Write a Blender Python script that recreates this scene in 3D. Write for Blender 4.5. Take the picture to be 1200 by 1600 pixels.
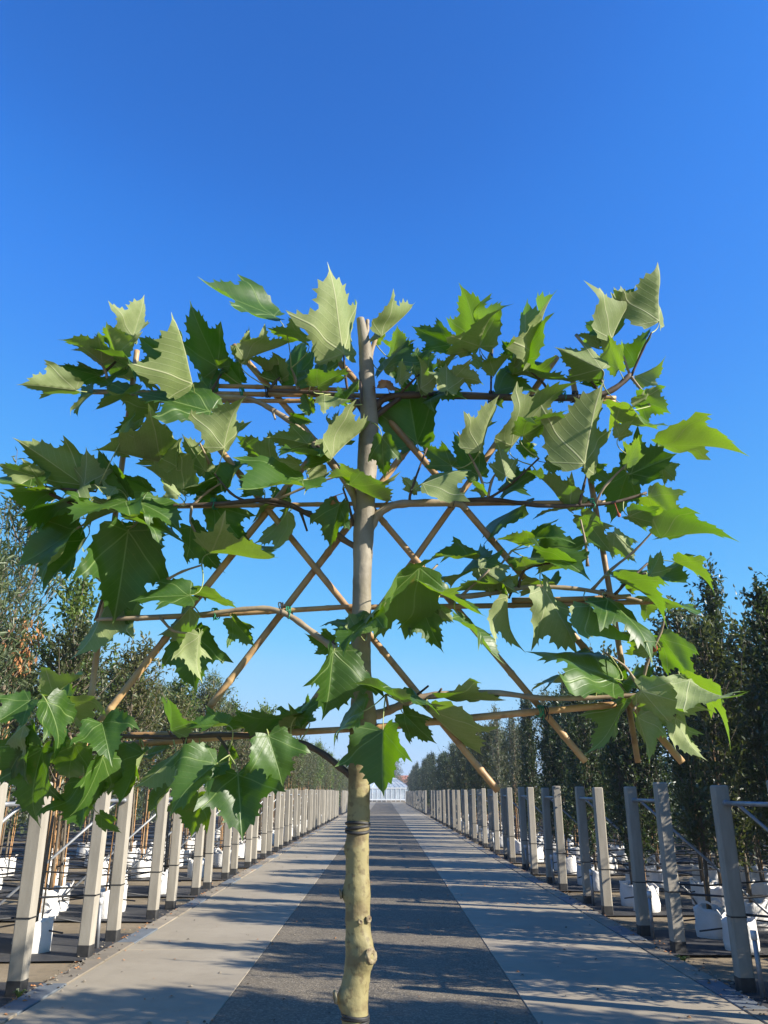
import bpy, math, random
import numpy as np
from mathutils import Vector
from mathutils.geometry import delaunay_2d_cdt

R = math.radians
scene = bpy.context.scene
for o in list(bpy.data.objects):
    bpy.data.objects.remove(o)
col = scene.collection

# ------------------------------------------------------------------ camera
FPX = 1230.0                       # focal length in pixels of the 1200 x 1600 photograph
PITCH = math.atan(437 / FPX)
EYE = 1.6
cam_data = bpy.data.cameras.new('camera')
cam = bpy.data.objects.new('camera', cam_data)
col.objects.link(cam)
cam.location = (0, 0, EYE)
cam.rotation_euler = (R(90) + PITCH, 0, 0)
cam_data.sensor_fit = 'VERTICAL'
cam_data.sensor_height = 24
cam_data.lens = 24 * FPX / 1600
cam_data.clip_start = 0.05
cam_data.clip_end = 6000
scene.camera = cam

# ------------------------------------------------------------------ sky, sun, exposure
SUN_EL, SUN_AZ = R(28), R(110)     # azimuth clockwise from +Y (the way the path runs)
SUN = Vector((math.sin(SUN_AZ) * math.cos(SUN_EL), math.cos(SUN_AZ) * math.cos(SUN_EL), math.sin(SUN_EL)))
EXPOSURE = 1.15
SKY_PRE = 0.15 * 1.741 / 2.0
SKY_CURVE = [[(0, 0), (.072, .032), (.087, .044), (.105, .060), (.15, .10), (.262, .21), (.337, .32), (.75, .50), (1, .55)],
             [(0, 0), (.136, .170), (.165, .235), (.20, .29), (.279, .41), (.456, .60), (.55, .66), (.87, .71), (1, .73)],
             [(0, 0), (.28, .64), (.328, .80), (.38, .90), (.5, .97), (.69, 1.0), (1, 1.0)]]
world = bpy.data.worlds.new('World')
scene.world = world
world.use_nodes = True
wn, wl = world.node_tree.nodes, world.node_tree.links
wn.clear()
sky = wn.new('ShaderNodeTexSky')
sky.sky_type = 'NISHITA'
sky.sun_disc = False
sky.sun_elevation = SUN_EL
sky.sun_rotation = SUN_AZ
sky.altitude = 0
sky.air_density = 1.0
sky.dust_density = 0.0
sky.ozone_density = 4.0
# one colour grade for the whole sky, like the phone's: deeper blue, softer highlights
pre = wn.new('ShaderNodeVectorMath'); pre.operation = 'SCALE'
pre.inputs['Scale'].default_value = SKY_PRE
crv = wn.new('ShaderNodeRGBCurve')
for ch, pts in enumerate(SKY_CURVE):
    cv = crv.mapping.curves[ch]
    cv.points[0].location = pts[0]
    cv.points[1].location = pts[-1]
    for q in pts[1:-1]:
        cv.points.new(*q)
crv.mapping.extend = 'HORIZONTAL'
crv.mapping.update()
post = wn.new('ShaderNodeVectorMath'); post.operation = 'SCALE'
bg = wn.new('ShaderNodeBackground')
bg.inputs['Strength'].default_value = 0.15
post.inputs['Scale'].default_value = 1 / (0.15 * 2 ** EXPOSURE)
wo = wn.new('ShaderNodeOutputWorld')
wl.new(sky.outputs[0], pre.inputs[0])
wl.new(pre.outputs[0], crv.inputs['Color'])
wl.new(crv.outputs[0], post.inputs[0])
wl.new(post.outputs[0], bg.inputs['Color'])
wl.new(bg.outputs[0], wo.inputs['Surface'])

sun_data = bpy.data.lights.new('sun', 'SUN')
sun_data.energy = 5.0
sun_data.angle = R(0.53)
sun_data.color = (1.0, 0.93, 0.82)
sun = bpy.data.objects.new('sun', sun_data)
col.objects.link(sun)
sun.location = SUN * 50
sun.rotation_euler = SUN.to_track_quat('Z', 'Y').to_euler()

scene.view_settings.view_transform = 'Standard'
scene.view_settings.look = 'None'
scene.view_settings.exposure = EXPOSURE
scene.view_settings.gamma = 1.0
scene.view_settings.use_curve_mapping = False
scene.render.engine = 'CYCLES'
scene.render.resolution_x, scene.render.resolution_y = 768, 1024
scene.cycles.max_bounces = 8
scene.cycles.transparent_max_bounces = 8


def ray(px, py):
    u, v = (px - 600) / FPX, -(py - 800) / FPX
    return Vector((u, math.cos(PITCH) - v * math.sin(PITCH), math.sin(PITCH) + v * math.cos(PITCH)))


def at(px, py, Y):
    """the point of the vertical plane y = Y seen at a pixel of the photograph"""
    d = ray(px, py)
    return Vector((0, 0, EYE)) + d * (Y / d.y)


# ------------------------------------------------------------------ helpers
class MB:
    """collects vertices and faces, builds one mesh object"""
    def __init__(self):
        self.v, self.f, self.m, self.uv = [], [], [], {}

    def add(self, verts, faces, mi=0):
        b = len(self.v)
        self.v.extend([tuple(p) for p in verts])
        self.f.extend([tuple(i + b for i in f) for f in faces])
        self.m.extend([mi] * len(faces))
        return b

    def box(self, lo, hi, mi=0, bevel=0.0, taper=1.0):
        x0, y0, z0 = lo
        x1, y1, z1 = hi
        if bevel <= 0:
            cx, cy = (x0 + x1) / 2, (y0 + y1) / 2
            def t(x, y): return (cx + (x - cx) * taper, cy + (y - cy) * taper)
            vs = [(x0, y0, z0), (x1, y0, z0), (x1, y1, z0), (x0, y1, z0),
                  (*t(x0, y0), z1), (*t(x1, y0), z1), (*t(x1, y1), z1), (*t(x0, y1), z1)]
            fs = [(3, 2, 1, 0), (4, 5, 6, 7), (0, 1, 5, 4), (1, 2, 6, 5), (2, 3, 7, 6), (3, 0, 4, 7)]
            self.add(vs, fs, mi)
            return
        b = bevel
        ring = [(x0 + b, y0), (x1 - b, y0), (x1, y0 + b), (x1, y1 - b), (x1 - b, y1), (x0 + b, y1), (x0, y1 - b), (x0, y0 + b)]
        cx, cy = (x0 + x1) / 2, (y0 + y1) / 2
        ins = [(cx + (x - cx) * (1 - 2 * b / (x1 - x0)), cy + (y - cy) * (1 - 2 * b / (y1 - y0))) for x, y in ring]
        vs = [(x, y, z0) for x, y in ring] + [(x, y, z1 - b) for x, y in ring] + [(x, y, z1) for x, y in ins]
        fs = [tuple(range(7, -1, -1))]
        for k in range(2):
            for i in range(8):
                j = (i + 1) % 8
                fs.append((k * 8 + i, k * 8 + j, k * 8 + 8 + j, k * 8 + 8 + i))
        fs.append(tuple(range(16, 24)))
        self.add(vs, fs, mi)

    def tube(self, pts, rad, seg=8, mi=0, cap=True):
        pts = [Vector(p) for p in pts]
        n = len(pts)
        if not hasattr(rad, '__len__'):
            rad = [rad] * n
        vs, fs = [], []
        up = None
        for i in range(n):
            d = (pts[min(i + 1, n - 1)] - pts[max(i - 1, 0)])
            d = d.normalized() if d.length > 1e-9 else Vector((0, 0, 1))
            if up is None:
                a = Vector((0, 0, 1)) if abs(d.z) < .9 else Vector((1, 0, 0))
                up = (a - d * a.dot(d)).normalized()
            else:
                up = (up - d * up.dot(d)).normalized()
            w = d.cross(up)
            for k in range(seg):
                a = 2 * math.pi * k / seg
                vs.append(pts[i] + (up * math.cos(a) + w * math.sin(a)) * rad[i])
        for i in range(n - 1):
            for k in range(seg):
                j = (k + 1) % seg
                fs.append((i * seg + k, i * seg + j, (i + 1) * seg + j, (i + 1) * seg + k))
        if cap:
            fs.append(tuple(range(seg - 1, -1, -1)))
            fs.append(tuple((n - 1) * seg + k for k in range(seg)))
        return self.add(vs, fs, mi)

    def mesh(self, name, mats, smooth=False):
        me = bpy.data.meshes.new(name)
        me.from_pydata(self.v, [], self.f)
        for m in (mats if isinstance(mats, (list, tuple)) else [mats]):
            me.materials.append(m)
        me.polygons.foreach_set('material_index', self.m)
        if smooth:
            me.polygons.foreach_set('use_smooth', [True] * len(self.f))
        me.update()
        return me

    def build(self, name, mats, parent=None, smooth=False, loc=None):
        return link(name, self.mesh(name, mats, smooth), parent, loc)


def link(name, me, parent=None, loc=None):
    o = bpy.data.objects.new(name, me)
    col.objects.link(o)
    if parent:
        o.parent = parent
    if loc is not None:
        o.location = loc
    return o


def tag(o, label=None, cat=None, group=None, kind=None):
    if label: o['label'] = label
    if cat: o['category'] = cat
    if group: o['group'] = group
    if kind: o['kind'] = kind
    return o


def empty(name, loc=(0, 0, 0), rz=0, sc=1.0):
    o = bpy.data.objects.new(name, None)
    col.objects.link(o)
    o.location = loc
    o.rotation_euler = (0, 0, rz)
    o.scale = (sc, sc, sc)
    o.empty_display_size = .2
    return o


# ------------------------------------------------------------------ materials
class NT:
    def __init__(self, name):
        self.mat = bpy.data.materials.new(name)
        self.mat.use_nodes = True
        self.n, self.l = self.mat.node_tree.nodes, self.mat.node_tree.links
        self.n.clear()
        self.out = self.n.new('ShaderNodeOutputMaterial')

    def new(self, t, **kw):
        nd = self.n.new(t)
        for k, v in kw.items():
            setattr(nd, k, v)
        return nd

    def set(self, sock, v):
        if isinstance(v, bpy.types.NodeSocket):
            self.l.new(v, sock)
        elif isinstance(v, (tuple, list)) and len(v) == 3 and sock.type == 'RGBA':
            sock.default_value = (*v, 1)
        else:
            sock.default_value = v

    def math(self, op, a, b=0.0, clamp=False):
        nd = self.new('ShaderNodeMath', operation=op, use_clamp=clamp)
        self.set(nd.inputs[0], a)
        self.set(nd.inputs[1], b)
        return nd.outputs[0]

    def mix(self, fac, a, b, blend='MIX'):
        nd = self.new('ShaderNodeMix', data_type='RGBA', blend_type=blend)
        self.set(nd.inputs['Factor'], fac)
        self.set(nd.inputs[6], a)
        self.set(nd.inputs[7], b)
        return nd.outputs[2]

    def noise(self, scale, detail=4, vec=None, rough=.55):
        nd = self.new('ShaderNodeTexNoise')
        nd.inputs['Scale'].default_value = scale
        nd.inputs['Detail'].default_value = detail
        nd.inputs['Roughness'].default_value = rough
        if vec is not None:
            self.l.new(vec, nd.inputs['Vector'])
        return nd.outputs['Fac']

    def ramp(self, fac, a, b):
        nd = self.new('ShaderNodeMapRange')
        self.set(nd.inputs['Value'], fac)
        nd.inputs['From Min'].default_value = a
        nd.inputs['From Max'].default_value = b
        return nd.outputs[0]

    def coord(self, which='Object', scale=None):
        c = self.new('ShaderNodeTexCoord').outputs[which]
        if scale:
            m = self.new('ShaderNodeMapping')
            m.inputs['Scale'].default_value = scale
            self.l.new(c, m.inputs['Vector'])
            c = m.outputs[0]
        return c

    def wpos(self, scale=None):
        c = self.new('ShaderNodeNewGeometry').outputs['Position']
        if scale:
            m = self.new('ShaderNodeMapping')
            m.inputs['Scale'].default_value = scale
            self.l.new(c, m.inputs['Vector'])
            c = m.outputs[0]
        return c

    def bump(self, h, strength=.3, dist=.01):
        nd = self.new('ShaderNodeBump')
        nd.inputs['Strength'].default_value = strength
        nd.inputs['Distance'].default_value = dist
        self.l.new(h, nd.inputs['Height'])
        return nd.outputs[0]

    def pbr(self, color, rough=.7, normal=None, metal=0.0, spec=.5, **kw):
        nd = self.new('ShaderNodeBsdfPrincipled')
        self.set(nd.inputs['Base Color'], color)
        self.set(nd.inputs['Roughness'], rough)
        self.set(nd.inputs['Metallic'], metal)
        self.set(nd.inputs['Specular IOR Level'], spec)
        for k, v in kw.items():
            self.set(nd.inputs[k], v)
        if normal is not None:
            self.l.new(normal, nd.inputs['Normal'])
        return nd.outputs[0]

    def done(self, shader):
        self.l.new(shader, self.out.inputs['Surface'])
        return self.mat


M = {}


def simple(name, c1, c2, scale=8, rough=.7, bump=.2, bscale=40, dist=.004, metal=0.0, spec=.4, stretch=None, world_space=False, rnd=0.0):
    t = NT(name)
    vec = t.wpos(stretch) if world_space else t.coord('Object', stretch)
    f = t.ramp(t.noise(scale, 5, vec), .3, .7)
    c = t.mix(f, c1, c2)
    if rnd:
        r = t.new('ShaderNodeObjectInfo').outputs['Random']
        k = t.math('ADD', t.math('MULTIPLY', r, 2 * rnd), 1 - rnd)
        hs = t.new('ShaderNodeHueSaturation')
        t.l.new(k, hs.inputs['Value'])
        t.l.new(c, hs.inputs['Color'])
        c = hs.outputs[0]
    nrm = t.bump(t.noise(bscale, 4, vec), bump, dist) if bump else None
    M[name] = t.done(t.pbr(c, rough, nrm, metal, spec))


# concrete of the posts: pale with faint streaks and a few casting pores
t = NT('post_concrete')
v = t.wpos((6, 6, 1.2))
c = t.mix(t.ramp(t.noise(2.2, 5, v), .3, .7), (.25, .226, .182), (.335, .305, .25))
c = t.mix(t.math('MULTIPLY', t.ramp(t.noise(60, 2, t.wpos()), .62, .72), .35), c, (.22, .2, .17))
r = t.new('ShaderNodeObjectInfo').outputs['Random']
hs = t.new('ShaderNodeHueSaturation')
t.l.new(t.math('ADD', t.math('MULTIPLY', r, .3), .85), hs.inputs['Value'])
t.l.new(c, hs.inputs['Color'])
M['post_concrete'] = t.done(t.pbr(hs.outputs[0], .85, t.bump(t.noise(70, 3, t.wpos()), .25, .004), spec=.25))

# paving concrete: broad stains, fine grain, darker grime spots
t = NT('slab_concrete')
p = t.wpos()
c = t.mix(t.ramp(t.noise(.9, 6, p, .62), .3, .7), (.265, .225, .16), (.34, .292, .212))
c = t.mix(t.math('MULTIPLY', t.ramp(t.noise(5, 6, p, .7), .5, .75), .5), c, (.22, .182, .128))
c = t.mix(t.math('MULTIPLY', t.ramp(t.noise(170, 2, p), .45, .7), .22), c, (.18, .16, .13))
c = t.mix(t.math('MULTIPLY', t.ramp(t.noise(.35, 4, t.wpos((3.2, .35, 1))), .5, .72), .3), c, (.235, .2, .15))
M['slab_concrete'] = t.done(t.pbr(c, .82, t.bump(t.noise(220, 3, p), .2, .004), spec=.3))
simple('kerb_concrete', (.19, .16, .115), (.28, .235, .17), 3, .85, .3, 120, .004, world_space=True, rnd=.22)
simple('drain_grate', (.10, .115, .125), (.15, .165, .175), 5, .7, .4, 90, .004, world_space=True)
simple('channel_edge', (.30, .27, .23), (.42, .38, .32), 6, .85, .3, 90, .004, world_space=True)

# asphalt: grey with pale aggregate
t = NT('asphalt')
p = t.wpos()
vo = t.new('ShaderNodeTexVoronoi')
vo.inputs['Scale'].default_value = 70
t.l.new(p, vo.inputs['Vector'])
sep = t.new('ShaderNodeSeparateColor')
t.l.new(vo.outputs['Color'], sep.inputs[0])
c = t.mix(t.ramp(t.noise(1.1, 5, p), .3, .7), (.105, .087, .058), (.15, .124, .085))
c = t.mix(t.math('MULTIPLY', t.math('POWER', sep.outputs[0], 3.0), .75), c, (.31, .26, .185))
c = t.mix(t.math('MULTIPLY', t.ramp(t.noise(.5, 4, t.wpos((2.2, .25, 1))), .45, .7), .35), c, (.17, .142, .10))
c = t.mix(t.math('MULTIPLY', t.ramp(sep.outputs[1], .75, .95), .6), c, (.05, .045, .04))
M['asphalt'] = t.done(t.pbr(c, .88, t.bump(vo.outputs['Distance'], .6, .006), spec=.3))

# ground sheet: sandy near, dull field green further out
t = NT('ground')
p = t.wpos()
c = t.mix(t.ramp(t.noise(1.5, 6, p), .3, .7), (.17, .135, .085), (.26, .205, .135))
c = t.mix(t.math('MULTIPLY', t.ramp(t.noise(14, 5, p), .5, .7), .5), c, (.14, .115, .085))
M['ground'] = t.done(t.pbr(c, .95, t.bump(t.noise(60, 4, p), .5, .01), spec=.15))
simple('ground_cloth', (.022, .022, .024), (.055, .053, .05), 2.5, .75, .4, 30, .01, world_space=True)

simple('black_rubber', (.02, .02, .021), (.045, .043, .04), 12, .6, .2, 60)
simple('black_hose', (.016, .016, .017), (.03, .03, .03), 12, .45, 0)
simple('green_tie', (.012, .16, .075), (.02, .26, .13), 30, .5, 0)
simple('galvanised', (.22, .23, .24), (.33, .34, .35), 10, .5, .1, 60, metal=.55)
simple('grey_plastic', (.42, .43, .43), (.55, .55, .54), 8, .5, 0)
simple('blue_plastic', (.02, .2, .5), (.03, .28, .62), 8, .4, 0)
simple('potting_soil', (.018, .012, .008), (.05, .035, .022), 30, .95, .8, 60, .02)
simple('bag_white', (.62, .60, .56), (.72, .70, .66), 7, .6, .5, 25, .015, spec=.35, rnd=.06)
simple('bamboo_stake', (.30, .155, .06), (.42, .25, .11), 7, .5, .15, 30, stretch=(6, 6, .6), rnd=.3)
simple('young_bark', (.085, .065, .045), (.17, .14, .10), 12, .8, .4, 50, stretch=(4, 4, 1), rnd=.3)
simple('black_pot', (.012, .012, .013), (.025, .025, .025), 10, .5, 0)

# bamboo of the trellis: tan with brown patches
t = NT('bamboo')
cd = t.coord('Object')
c = t.mix(t.ramp(t.noise(9, 5, cd), .35, .65), (.33, .19, .08), (.46, .30, .14))
c = t.mix(t.math('MULTIPLY', t.ramp(t.noise(26, 4, cd), .52, .7), .65), c, (.19, .105, .05))
r = t.new('ShaderNodeObjectInfo').outputs['Random']
hs = t.new('ShaderNodeHueSaturation')
t.l.new(t.math('ADD', t.math('MULTIPLY', r, .35), .75), hs.inputs['Value'])
t.l.new(c, hs.inputs['Color'])
M['bamboo'] = t.done(t.pbr(hs.outputs[0], .48, t.bump(t.noise(70, 3, cd), .2, .002), spec=.45))

# plane bark: pale yellow-green below, greyer above, brown flakes
t = NT('plane_bark')
cd = t.coord('Object')
c = t.mix(t.ramp(t.noise(7, 5, t.coord('Object', (1, 1, .45))), .3, .7), (.205, .175, .075), (.285, .245, .115))
c = t.mix(t.math('MULTIPLY', t.ramp(t.noise(15, 6, t.coord('Object', (1, 1, 1.6))), .50, .62), .8), c, (.155, .115, .055))
c = t.mix(t.math('MULTIPLY', t.ramp(t.noise(55, 3, cd), .57, .66), .6), c, (.10, .07, .035))
streak = t.ramp(t.noise(22, 4, t.coord('Object', (1, 1, .09))), .45, .7)
c = t.mix(t.math('MULTIPLY', streak, .45), c, (.14, .115, .055))
sepz = t.new('ShaderNodeSeparateXYZ')
t.l.new(cd, sepz.inputs[0])
up = t.ramp(t.math('ADD', sepz.outputs[2], t.math('MULTIPLY', t.noise(9, 4, cd), .5)), 1.95, 2.45)
c = t.mix(up, c, t.mix(t.ramp(t.noise(12, 5, cd), .35, .65), (.17, .145, .105), (.27, .235, .175)))
hh = t.math('ADD', t.noise(34, 5, t.coord('Object', (1, 1, .8))), t.math('MULTIPLY', t.noise(10, 3, cd), 1.2))
M['plane_bark'] = t.done(t.pbr(c, .62, t.bump(hh, .55, .006), spec=.35))
simple('knot_wood', (.09, .055, .03), (.34, .29, .17), 60, .8, .8, 120, .004)
simple('plane_twig', (.20, .14, .085), (.36, .29, .19), 16, .65, .3, 60, stretch=(1, 1, 1))
simple('dark_twig', (.045, .03, .022), (.11, .075, .05), 16, .65, .3, 60)
simple('bud_red', (.25, .04, .02), (.34, .09, .04), 20, .6, .2, 60)
simple('dead_leaf', (.26, .105, .035), (.42, .20, .08), 14, .8, .4, 40)


def plane_leaf_material():
    t = NT('plane_leaf')
    uv = t.new('ShaderNodeUVMap').outputs[0]
    sp = t.new('ShaderNodeSeparateXYZ')
    t.l.new(uv, sp.inputs[0])
    x, y = t.math('ABSOLUTE', sp.outputs[0]), sp.outputs[1]
    def band(d, w):     # 1 on the line, 0 at distance w
        return t.math('SUBTRACT', 1.0, t.ramp(d, w * .35, w), clamp=True)
    mid = band(x, .018)
    d1 = t.math('ABSOLUTE', t.math('SUBTRACT', t.math('MULTIPLY', x, .64), t.math('MULTIPLY', y, .77)))
    side = band(d1, .014)
    d2 = t.math('ABSOLUTE', t.math('ADD', t.math('MULTIPLY', x, .15), t.math('MULTIPLY', y, .98)))
    side2 = t.math('MULTIPLY', band(d2, .012), .6)
    # secondary veins leave the midrib at an angle
    s = t.math('SUBTRACT', y, t.math('MULTIPLY', x, .75))
    fr = t.math('ABSOLUTE', t.math('SUBTRACT', t.math('FRACT', t.math('MULTIPLY', s, 8.5)), .5))
    sec = t.math('MULTIPLY', band(fr, .07), .22)
    fine = t.math('MULTIPLY', t.ramp(t.noise(34, 3, uv), .5, .62), .22)
    vein = t.math('MAXIMUM', t.math('MAXIMUM', mid, side), t.math('MAXIMUM', side2, sec))
    rnd = t.new('ShaderNodeObjectInfo').outputs['Random']
    blotch = t.ramp(t.noise(4.5, 5, uv), .3, .7)
    g1 = t.mix(rnd, (.018, .050, .008), (.046, .105, .015))
    top = t.mix(blotch, g1, t.mix(.6, g1, (.06, .125, .018)))
    top = t.mix(t.math('MULTIPLY', vein, .75), top, (.19, .27, .085))
    u1 = t.mix(rnd, (.19, .235, .085), (.30, .34, .155))
    und = t.mix(blotch, u1, t.mix(.5, u1, (.15, .205, .06)))
    und = t.mix(fine, und, (.10, .15, .055))
    und = t.mix(t.math('MULTIPLY', vein, .8), und, (.44, .46, .26))
    rust = t.math('MULTIPLY', t.ramp(t.noise(7, 4, t.coord('Object', (3, 3, 3))), .68, .76), .65)
    top = t.mix(rust, top, (.17, .12, .025))
    back = t.new('ShaderNodeNewGeometry').outputs['Backfacing']
    colr = t.mix(back, top, und)
    nrm = t.bump(t.math('SUBTRACT', t.math('MULTIPLY', t.noise(13, 3, uv), .35), vein), .35, .004)
    rough = t.math('ADD', t.math('MULTIPLY', back, .22), .43)
    p = t.pbr(colr, rough, nrm, spec=.42)
    tr = t.new('ShaderNodeBsdfTranslucent')
    tc = t.mix(rnd, (.15, .36, .004), (.29, .50, .006))
    tc = t.mix(t.math('MULTIPLY', vein, .35), tc, (.12, .24, .02))
    t.l.new(tc, tr.inputs['Color'])
    mx = t.new('ShaderNodeMixShader')
    mx.inputs[0].default_value = .28
    t.l.new(p, mx.inputs[1])
    t.l.new(tr.outputs[0], mx.inputs[2])
    M['plane_leaf'] = t.done(mx.outputs[0])


plane_leaf_material()
simple('petiole', (.20, .26, .07), (.36, .38, .15), 20, .5, 0)


def nursery_leaf(name, cols, trans, tw=.28, rough=.45):
    t = NT(name)
    g = t.new('ShaderNodeNewGeometry')
    r = g.outputs['Random Per Island']
    cr = t.new('ShaderNodeValToRGB')
    els = cr.color_ramp.elements
    for i, c in enumerate(cols):
        e = els[i] if i < 2 else els.new(i / (len(cols) - 1))
        e.position = i / (len(cols) - 1)
        e.color = (*c, 1)
    t.l.new(r, cr.inputs[0])
    ob = t.new('ShaderNodeObjectInfo').outputs['Random']
    hs = t.new('ShaderNodeHueSaturation')
    t.l.new(t.math('ADD', t.math('MULTIPLY', ob, .5), .75), hs.inputs['Value'])
    t.l.new(cr.outputs[0], hs.inputs['Color'])
    p = t.pbr(hs.outputs[0], rough, spec=.5)
    tr = t.new('ShaderNodeBsdfTranslucent')
    tr.inputs['Color'].default_value = (*trans, 1)
    mx = t.new('ShaderNodeMixShader')
    mx.inputs[0].default_value = tw
    t.l.new(p, mx.inputs[1])
    t.l.new(tr.outputs[0], mx.inputs[2])
    M[name] = t.done(mx.outputs[0])


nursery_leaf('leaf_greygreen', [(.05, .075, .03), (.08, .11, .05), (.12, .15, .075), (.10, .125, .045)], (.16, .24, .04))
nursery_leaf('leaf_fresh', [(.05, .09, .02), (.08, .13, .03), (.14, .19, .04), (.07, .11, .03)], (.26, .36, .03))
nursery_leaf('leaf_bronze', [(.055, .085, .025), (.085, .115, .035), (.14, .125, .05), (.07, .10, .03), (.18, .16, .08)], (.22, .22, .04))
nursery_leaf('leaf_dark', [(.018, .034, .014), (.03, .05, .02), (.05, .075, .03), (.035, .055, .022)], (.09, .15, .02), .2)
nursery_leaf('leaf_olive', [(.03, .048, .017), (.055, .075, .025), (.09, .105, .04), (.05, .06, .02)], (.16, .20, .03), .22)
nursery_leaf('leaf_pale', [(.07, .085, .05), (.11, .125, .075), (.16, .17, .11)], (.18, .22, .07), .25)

# glass of the far greenhouse
t = NT('greenhouse_glass')
p = t.pbr(t.mix(t.noise(.6, 4, t.wpos()), (.42, .50, .55), (.62, .68, .72)), .15, spec=.6)
tr = t.new('ShaderNodeBsdfTransparent')
mx = t.new('ShaderNodeMixShader')
mx.inputs[0].default_value = .45
t.l.new(p, mx.inputs[1])
t.l.new(tr.outputs[0], mx.inputs[2])
M['greenhouse_glass'] = t.done(mx.outputs[0])
simple('white_metal', (.66, .68, .69), (.75, .76, .77), 3, .5, 0)
simple('red_tile', (.30, .09, .05), (.42, .14, .08), 2, .8, .3, 8, .02)
simple('white_render', (.68, .67, .64), (.78, .77, .74), 1, .85, .1)
simple('dark_glass', (.03, .04, .05), (.05, .06, .07), 2, .1, 0)

# ------------------------------------------------------------------ the setting: ground, path
XC, XA0, XA1 = 2.79, -1.27, 1.12          # concrete edge, asphalt edges
XK = 3.02                                  # outer edge of the channel
XP = 3.17                                  # line of the posts
LP0, LPD, LPH = 9.87, 2.62, .45            # left post pairs: first centre, pitch, half distance
RP0, RPD, RPH = 10.16, 2.87, .58

mb = MB()
mb.add([(-1500, -300, -.06), (1500, -300, -.06), (1500, 3000, -.06), (-1500, 3000, -.06)], [(0, 1, 2, 3)])
tag(mb.build('ground', M['ground']), kind='structure')

mb = MB()
mb.box((XA0, -12, -.05), (XA1, 136, 0.0))
asphalt = tag(mb.build('asphalt_path', M['asphalt']), kind='structure')


def pair_centres(side):
    c0, d, h = (LP0, LPD, LPH) if side < 0 else (RP0, RPD, RPH)
    out = []
    k = -3
    while True:
        y = c0 + k * d
        if y > 122: break
        if y > -2 and not (58.5 < y < 64.5):
            out.append((y, h, k))
        k += 1
    return out


rng = random.Random(11)
for side in (-1, 1):
    x0, x1 = ((-XC, XA0 - .008) if side < 0 else (XA1 + .008, XC))
    b = MB()
    b.box((x0, -12, -.055), (x1, 136, -.012))
    pave = tag(b.build('concrete_pavement', M['kerb_concrete']), kind='structure')
    y = -12.0 + .55
    L = 3.0
    while y < 136:
        far = y > 66
        l = 3.0 if not far else 69.9
        b = MB()
        y1 = min(y + l - .012, 136)
        dz = rng.uniform(-.0015, .0015)
        b.box((x0 + .004, 0, -.03), (x1 - .002, y1 - y, .001 + dz), bevel=.005)
        b.build('concrete_slab', M['slab_concrete'], pave, loc=(0, y, 0))
        y += l
    # channel stones between slab and posts
    xa, xb = (-XK, -XC - .012) if side < 0 else (XC + .012, XK)
    b = MB()
    b.box((xa, -12, -.055), (xb, 136, -.02))
    kerb = tag(b.build('kerb_channel', M['black_rubber']), kind='structure')
    y = -12.0
    i = 0
    while y < 136:
        l = rng.choice((.98, 1.0, 1.02)) if y < 46 else 90
        b = MB()
        dz = rng.uniform(-.004, .003)
        b.box((xa + .004, 0, -.05), (xb - .006, min(l, 136 - y) - .012, .004 + dz), bevel=.006)
        b.build('kerb_stone', M['drain_grate'] if (i % 3 == 1 and y < 46) else M['kerb_concrete'], kerb, loc=(0, y, 0))
        y += l
        i += 1
    # dark woven cloth under each double row of trees
    b = MB()
    for (yc, h, k) in pair_centres(side):
        xs = np.linspace(XK + .03, 26, 24)
        w0 = .82
        vs, fs = [], []
        for i, x in enumerate(xs):
            for j, yy in enumerate((-w0, -w0 * .4, w0 * .4, w0)):
                vs.append((side * x, yc + .1 + yy + rng.uniform(-.03, .03), -.042 + rng.uniform(0, .014)))
        for i in range(23):
            for j in range(3):
                q = (i * 4 + j, i * 4 + j + 1, i * 4 + j + 5, i * 4 + j + 4)
                fs.append(q if side < 0 else q[::-1])
        b.add(vs, fs)
    tag(b.build('ground_cloth', M['ground_cloth']), kind='structure')

# ------------------------------------------------------------------ posts, rails, pipes
def post_meshes():
    b = MB()
    w = .068
    vs = []
    b.box((-w, -w * .95, .06), (w, w * .95, 1.68), bevel=.012)
    s = b.mesh('shaft', M['post_concrete'])
    b = MB()
    b.box((-w * 1.03, -w, -.05), (w * 1.03, w, .085), bevel=.012)
    f = b.mesh('foot', M['black_rubber'])
    b = MB()
    b.box((-w - .004, -w * .95 - .004, .55), (w + .004, w * .95 + .004, .562))
    band = b.mesh('band', M['black_hose'])
    return s, f, band


shaft, foot, band = post_meshes()
rng = random.Random(3)
b = MB(); b.tube([(0, 0, -.05), (0, 0, .42)], .022, 8); riser_mesh = b.mesh('pipe', M['galvanised'], True)
b = MB(); b.tube([(0, 0, .40), (0, 0, .47)], .028, 8); cap_mesh = b.mesh('cap', M['grey_plastic'], True)

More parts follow.
